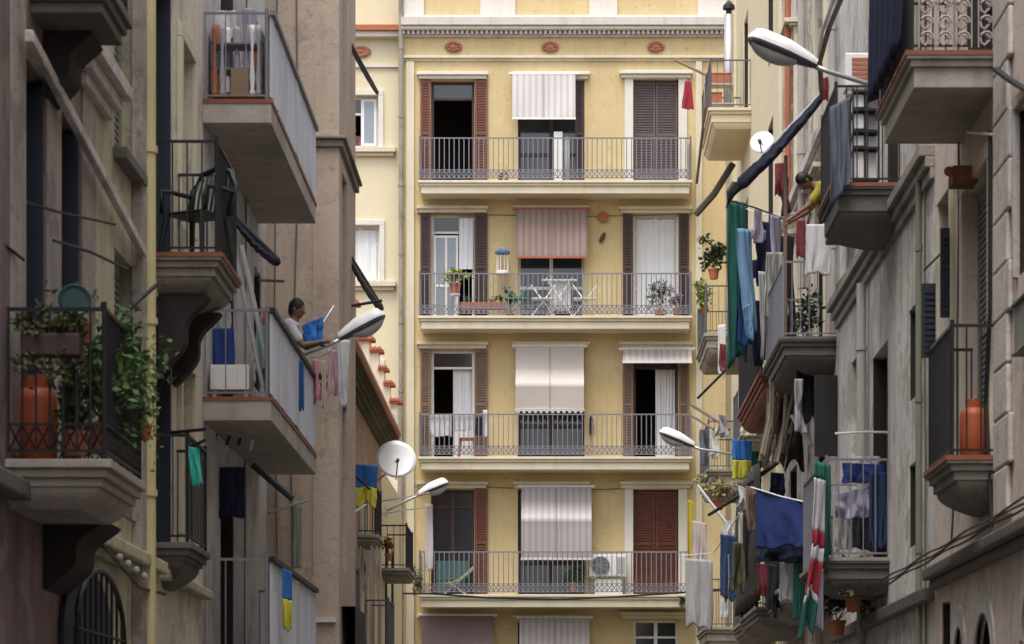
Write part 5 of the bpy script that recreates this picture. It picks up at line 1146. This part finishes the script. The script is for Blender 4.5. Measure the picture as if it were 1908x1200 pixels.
rod('pole_or_arm', 'upright brown pole left of the leaning person in yellow', 'pole', [P(1463, 690, 40.2), P(1464, 290, 40.2)], .03, woodb, AR)
t = thing('reed_bundle', P(1470, 800, 41), 'dry branches and reeds tied up under the laundry cluster on the right', 'reeds')
for k in range(16):
    q = MB(); a = P(1432+4.5*k, 700+R.uniform(-5, 40), 41.5+R.uniform(-.4, .4)); b = P(1415+4.2*k, 850+R.uniform(-50, 30), 41.5+R.uniform(-.3, .3)); q.tube([a, (a+b)/2+Vector((R.uniform(-.08, .08), 0, R.uniform(-.05, .05))), b], R.uniform(.012, .028), 5); q.build('stick', reedm if k % 3 else stemm, t)
q = MB()
n = 16; a = P(1518, 700, 38.4); c = P(1560, 850, 38.4)
for k in range(n+1):
    x_ = a.x+(c.x-a.x)*k/n; q.tube([(x_, 38.4, a.z), (x_, 38.4, c.z)], .006, 3)
for k in range(40):
    z_ = c.z+(a.z-c.z)*k/39; q.tube([(a.x, 38.4, z_), (c.x, 38.4, z_)], .006, 3)
q.box(a.x, c.x, 38.41, 38.43, c.z, a.z)
tag(q.build('mesh_screen', fabric('dark_mesh', (.06,.055,.055))), 'dark mesh screen below the barred balcony on the right', 'screen')
q = MB(); q.grid(lambda s, t: (3.04+.03*math.sin(s*31)+.02*math.sin(t*9+s*5), 42.3+5*s, 4.15+(2.1)*t), 60, 10); tag(q.build('shade_cloth', fabric('dusk_cloth', (.05,.045,.04)), smooth=True, solid=.01), 'dark shade cloth screening the balconies under the dry reeds', 'shade cloth')
pipe([(3.78, 29.25, 11), (3.78, 29.25, 1.5)], .035, fabric('green_grey_paint', (.22,.23,.17)), 'thin green grey pipe on the pale grey house, left of the open shutters')
pipe([(3.76, 34.6, 7.6), (3.76, 34.6, 1.2)], .06, fabric('pipe_grey', (.42,.40,.37)), 'thick pale pipe on the wall left of the lower right balcony')
pipe([(3.77, 38.3, 14), (3.77, 38.3, 8.0)], .05, fabric('pipe_grey', (.42,.40,.37)), 'grey pipe running up beside the leaning person in yellow')
pipe([(3.70, 45.0, 14.6), (3.70, 45.0, 10.7)], .05, terrap, 'reddish pipe high on the stained right facade', collars=False)
pipe([(3.76, 43.1, 14.6), (3.76, 43.1, 9)], .06, fabric('pipe_grey', (.42,.40,.37)), 'tall grey pipe high on the stained right facade')
rod('cable', 'slack dark cable bundle running down between the top right lamp and the wall', 'cable', [P(1570, -10, 34), P(1545, 50, 34.5), P(1527, 115, 35), P(1532, 180, 35.5)], .035, concd, 'overhead cables')
rod('cable', 'second dark cable beside the slack bundle at the top right lamp', 'cable', [P(1556, -10, 36), P(1532, 60, 36), P(1522, 130, 36)], .022, concd, 'overhead cables')
t = thing('cable_run', (3.65, 25, 3.6), 'cables clipped along the ledge low on the right facade', 'cable', 'overhead cables')
for k in range(3):
    q = MB(); q.tube([(3.66-.02*k, 20+j*.6, 3.64+.025*k+.012*math.sin(j*1.3+k*2)) for j in range(30)], .011, 5); q.build('strand', [ironb, concd, ironb][k], t)
rod('cable', 'black cables dropping down the wall right of the orange gas bottle', 'cable', [(3.80, 24.55, 7.2), (3.79, 24.5, 5.6), (3.77, 24.6, 4.8), (3.79, 24.4, 3.7)], .020, ironb, 'overhead cables')
rod('pole_or_arm', 'thick black arm leaving the right edge of the picture under the scrolled railing', 'pole', [P(1856, 130, 23.8), P(1880, 148, 23.2), P(1925, 176, 22.4)], .03, ironb, AR)
rod('pole_or_arm', 'short pale bracket under the deep balcony at the top right', 'pole', [P(1803, 246, 25.2), P(1860, 252, 24.3)], .016, alu, AR)
rod('pole_or_arm', 'short thin rod stretched to the open dark shutter on the right', 'pole', [P(1722, 503, 28.6), P(1760, 466, 27.5)], .012, ironb, AR)
q = MB(); q.box(3.62, 3.848, 25.6, 25.9, Z(345, 25.7), Z(312, 25.7)); q.lathe((3.6, 25.6, Z(322, 25.7)), [(.04, 0), (.05, .06), (.01, .07)], 10, (-.5, -1, -.4)); tag(q.build('wall_lamp', terra, bevel=.01), 'small reddish wall lamp under the deep top right balcony', 'wall lamp')
q = MB(); q.box(3.74, 3.848, 22.2, 22.9, 5.00, 5.36); q.box(3.71, 3.848, 22.18, 22.92, 5.37, 5.39); q.box(3.72, 3.848, 22.18, 22.92, 4.97, 4.99); tag(q.build('meter_box', shutg, bevel=.005), 'grey meter box with dark edges at the right edge of the picture', 'box')

# ---- wall cables and small fixings on the side facades
def wall_cable(label, m, pts, r=.012, mt=None, name='cable'):
    q = MB(); full = []
    for (u0, v0), (u1, v1) in zip(pts, pts[1:]):
        n = max(2, int(abs(u1-u0)+abs(v1-v0)))
        for k in range(n): full.append(m(u0+(u1-u0)*k/n, v0+(v1-v0)*k/n+R.uniform(-.03, .02), -.02-R.uniform(0, .02)))
    full.append(m(pts[-1][0], pts[-1][1], -.03)); q.tube(full, r, 5)
    return tag(q.build(name, mt or concd), label, 'cable', 'cables fixed to the side facades')
wall_cable('cable running along the ochre wall just above its ledge', ML, [(21, 3.85), (25.8, 3.7)])
wall_cable('cable dropping down the grey building wall beside the middle balcony door', ML, [(33.2, 14), (33.3, 8.7), (33.1, 3)])
wall_cable('cable looping down the brown gable beside its pale seam', mD, [(-3.40, 14), (-3.35, 9.3), (-3.45, 6), (-3.4, 2.6)])
wall_cable('second cable on the brown gable, close to the grey building', mD, [(-3.62, 12), (-3.66, 7), (-3.6, 2.6)], .010)
wall_cable('thin cable high along the pale grey house ledge', MR, [(28.7, 8.15), (31, 8.05), (38.3, 8.2)])
wall_cable('cable dropping down the pale grey house beside the slit windows', MR, [(29.0, 12), (29.05, 6), (29.0, 1.5)])
wall_cable('cable crossing the tan wall between the balconette and the gutter shutter', MR, [(26.6, 8), (26.7, 4.6), (27.1, 3.8)])
wall_cable('cable crossing the stained right facade above its balconies', MR, [(38.6, 10.2), (43, 9.95), (47.8, 10.25)], .018)
wall_cable('thin cable along the yellow building wall under the top balcony', mC, [(ux(765), rows[0]-.62), (ux(1040), rows[0]-.68), (ux(1290), rows[0]-.6)], .010)
wall_cable('thin cable along the yellow building wall under the third balcony', mC, [(ux(765), rows[2]-.6), (ux(1040), rows[2]-.66), (ux(1290), rows[2]-.62)], .010)
# ---- denser laundry and gear in the right middle distance
more = [('towel', 'brown towel hanging at the top, left end of the royal blue sheet', 'towel', 1388, 905, 1406, 908, 39.5, 985, woodb),
 ('shirt', 'small white shirt just left of the royal blue sheet', 'shirt', 1376, 905, 1400, 912, 40.5, 948, fwhite),
 ('towel', 'olive towel hanging low beside the black shirt on the right', 'towel', 1366, 1010, 1384, 1012, 43, 1100, mat('olive_towel', (.14,.14,.07), .9)),
 ('skirt', 'plum skirt hanging right of the olive towel, under the sheets', 'skirt', 1412, 1050, 1440, 1052, 40, 1110, fmar),
 ('trousers', 'black trousers dangling below the navy sheet, beside the pale towel', 'trousers', 1432, 1052, 1452, 1054, 39.5, 1140, fdark),
 ('towel', 'dull blue towel behind the striped flag, under the dark mesh screen', 'towel', 1512, 930, 1528, 932, 37.5, 1020, fsteel),
 ('cloth', 'grey rag knotted on the line above the blue and yellow cloth on the right', 'cloth', 1338, 770, 1352, 775, 48, 812, fgrey),
 ('towel', 'dark teal towel behind the blue and yellow cloth on the right', 'towel', 1402, 840, 1420, 842, 46, 905, fgreen),
 ('shirt', 'navy shirt tucked behind the dry reeds on the right', 'shirt', 1436, 880, 1462, 882, 42.5, 925, fnavy),
 ('blanket', 'dark brown blanket hanging behind the dry reeds on the right', 'blanket', 1448, 705, 1502, 708, 42.8, 868, mat('dark_brown_blanket', (.045,.035,.03), .95)),
 ('blanket', 'charcoal blanket under the barred balcony, beside the dark mesh screen', 'blanket', 1484, 640, 1520, 640, 39.2, 780, fdark),
 ('towel', 'pale grey towel hanging from the barred balcony underside', 'towel', 1484, 706, 1498, 706, 38.6, 800, fgrey),
 ('towel', 'white dish cloth on the far small balcony beside the orange plaster edge', 'towel', 1322, 800, 1338, 800, 55, 850, fwhite),
 ('towel', 'blue towel on the far small balcony left of the blue and yellow cloth', 'towel', 1306, 800, 1318, 800, 55, 862, fsteel),
 ('towel', 'dark red towel on the far balcony below the trailing plant', 'towel', 1340, 640, 1352, 642, 54, 690, fmar),
 ('cloth', 'black garment high behind the maroon one near the upright brown pole', 'cloth', 1452, 330, 1470, 330, 41.5, 400, fdark)]
for a in more:
    c2(*a[:9], **dict(folds=1.6, amp=.05, taper=R.uniform(.75, 1.1), ragged=.08)) if len(a) == 9 else c2(a[0], a[1], a[2], a[3], a[4], a[5], a[6], a[7], a[8], a[9], folds=1.6, amp=.05, taper=R.uniform(.75, 1.1), ragged=.08)
for k, (x0, y0, x1, y1, d, lb) in enumerate(((1300, 742, 1352, 690, 54, 'dark pole rising towards the white towel by the long green sheet'), (1285, 752, 1360, 800, 53, 'dark pole sloping down right of the third balcony of the yellow building'),
        (1290, 775, 1330, 800, 54, 'lower short dark pole right of the third balcony of the yellow building'), (1300, 905, 1372, 1000, 48, 'dark pole crossing the dried plant low on the right'), (1320, 960, 1408, 905, 46, 'grey pole tipped up towards the royal blue sheet'),
        (1360, 905, 1440, 975, 45, 'brown pole crossing left of the royal blue sheet'), (1385, 600, 1470, 560, 43, 'thin pole through the middle of the big laundry cluster'), (1475, 775, 1512, 830, 40, 'pale broken stick leaning under the barred balcony'))):
    rod('pole_or_arm', lb, 'pole', [P(x0, y0, d), P(x1, y1, d-.5)], .028, [ironb, concd, woodb, alu][k % 4] if k != 7 else reedm, AR)

t = thing('carved_panel', P(430, 180, 29.7), 'pale turned balusters stacked upright at the near end of the upper grey balcony', 'balusters')
for k, px in enumerate((400, 414, 470, 482)):
    c = P(px, 180, 29.75); q = MB(); q.lathe(c, [(.03, 0), (.035, .05), (.018, .08), (.034, .2), (.02, .34), (.014, .5), (.026, .62), (.03, .7), (.03, .76)], 12); q.build('baluster', [terrap, fgrey, whitef, fgrey][k], t, smooth=True)
q = MB(); a = P(430, 180, 29.72); q.box(a.x, a.x+.19, 29.72, 29.86, a.z, a.z+.30); tag(q.build('carton', mat('cardboard', (.30,.21,.13), .9, .15, 5), bevel=.006), 'brown carton among the pale clutter on the upper grey balcony', 'box')

# part open white French window behind the yellow green plant
h = wins[3]; q = MB(); a0, a1 = h[0]+.06, h[0]+.62
for x in (a0, (a0+a1)/2-.02, a1-.05): q.box(x, x+.05, h[2], h[3]-.47, .09, .13, mC)
q.box(a0+.05, a1-.05, h[2]+.8, h[2]+.86, .091, .129, mC); q.box(a0+.05, a1-.05, h[3]-.53, h[3]-.472, .091, .129, mC)
o = q.build('casement', whitef, CB)
q = MB(); q.box(a0+.05, a1-.05, h[2]+.02, h[3]-.53, .105, .112, mC); q.build('pane', glassl, o)
curtain(mC, a1+.02, h[1]-.03, h[3]-1.25, h[3]-.08, .07, o)
curtain(mC, a0, a1, h[2]+1.2, h[3]-.5, .145, o)
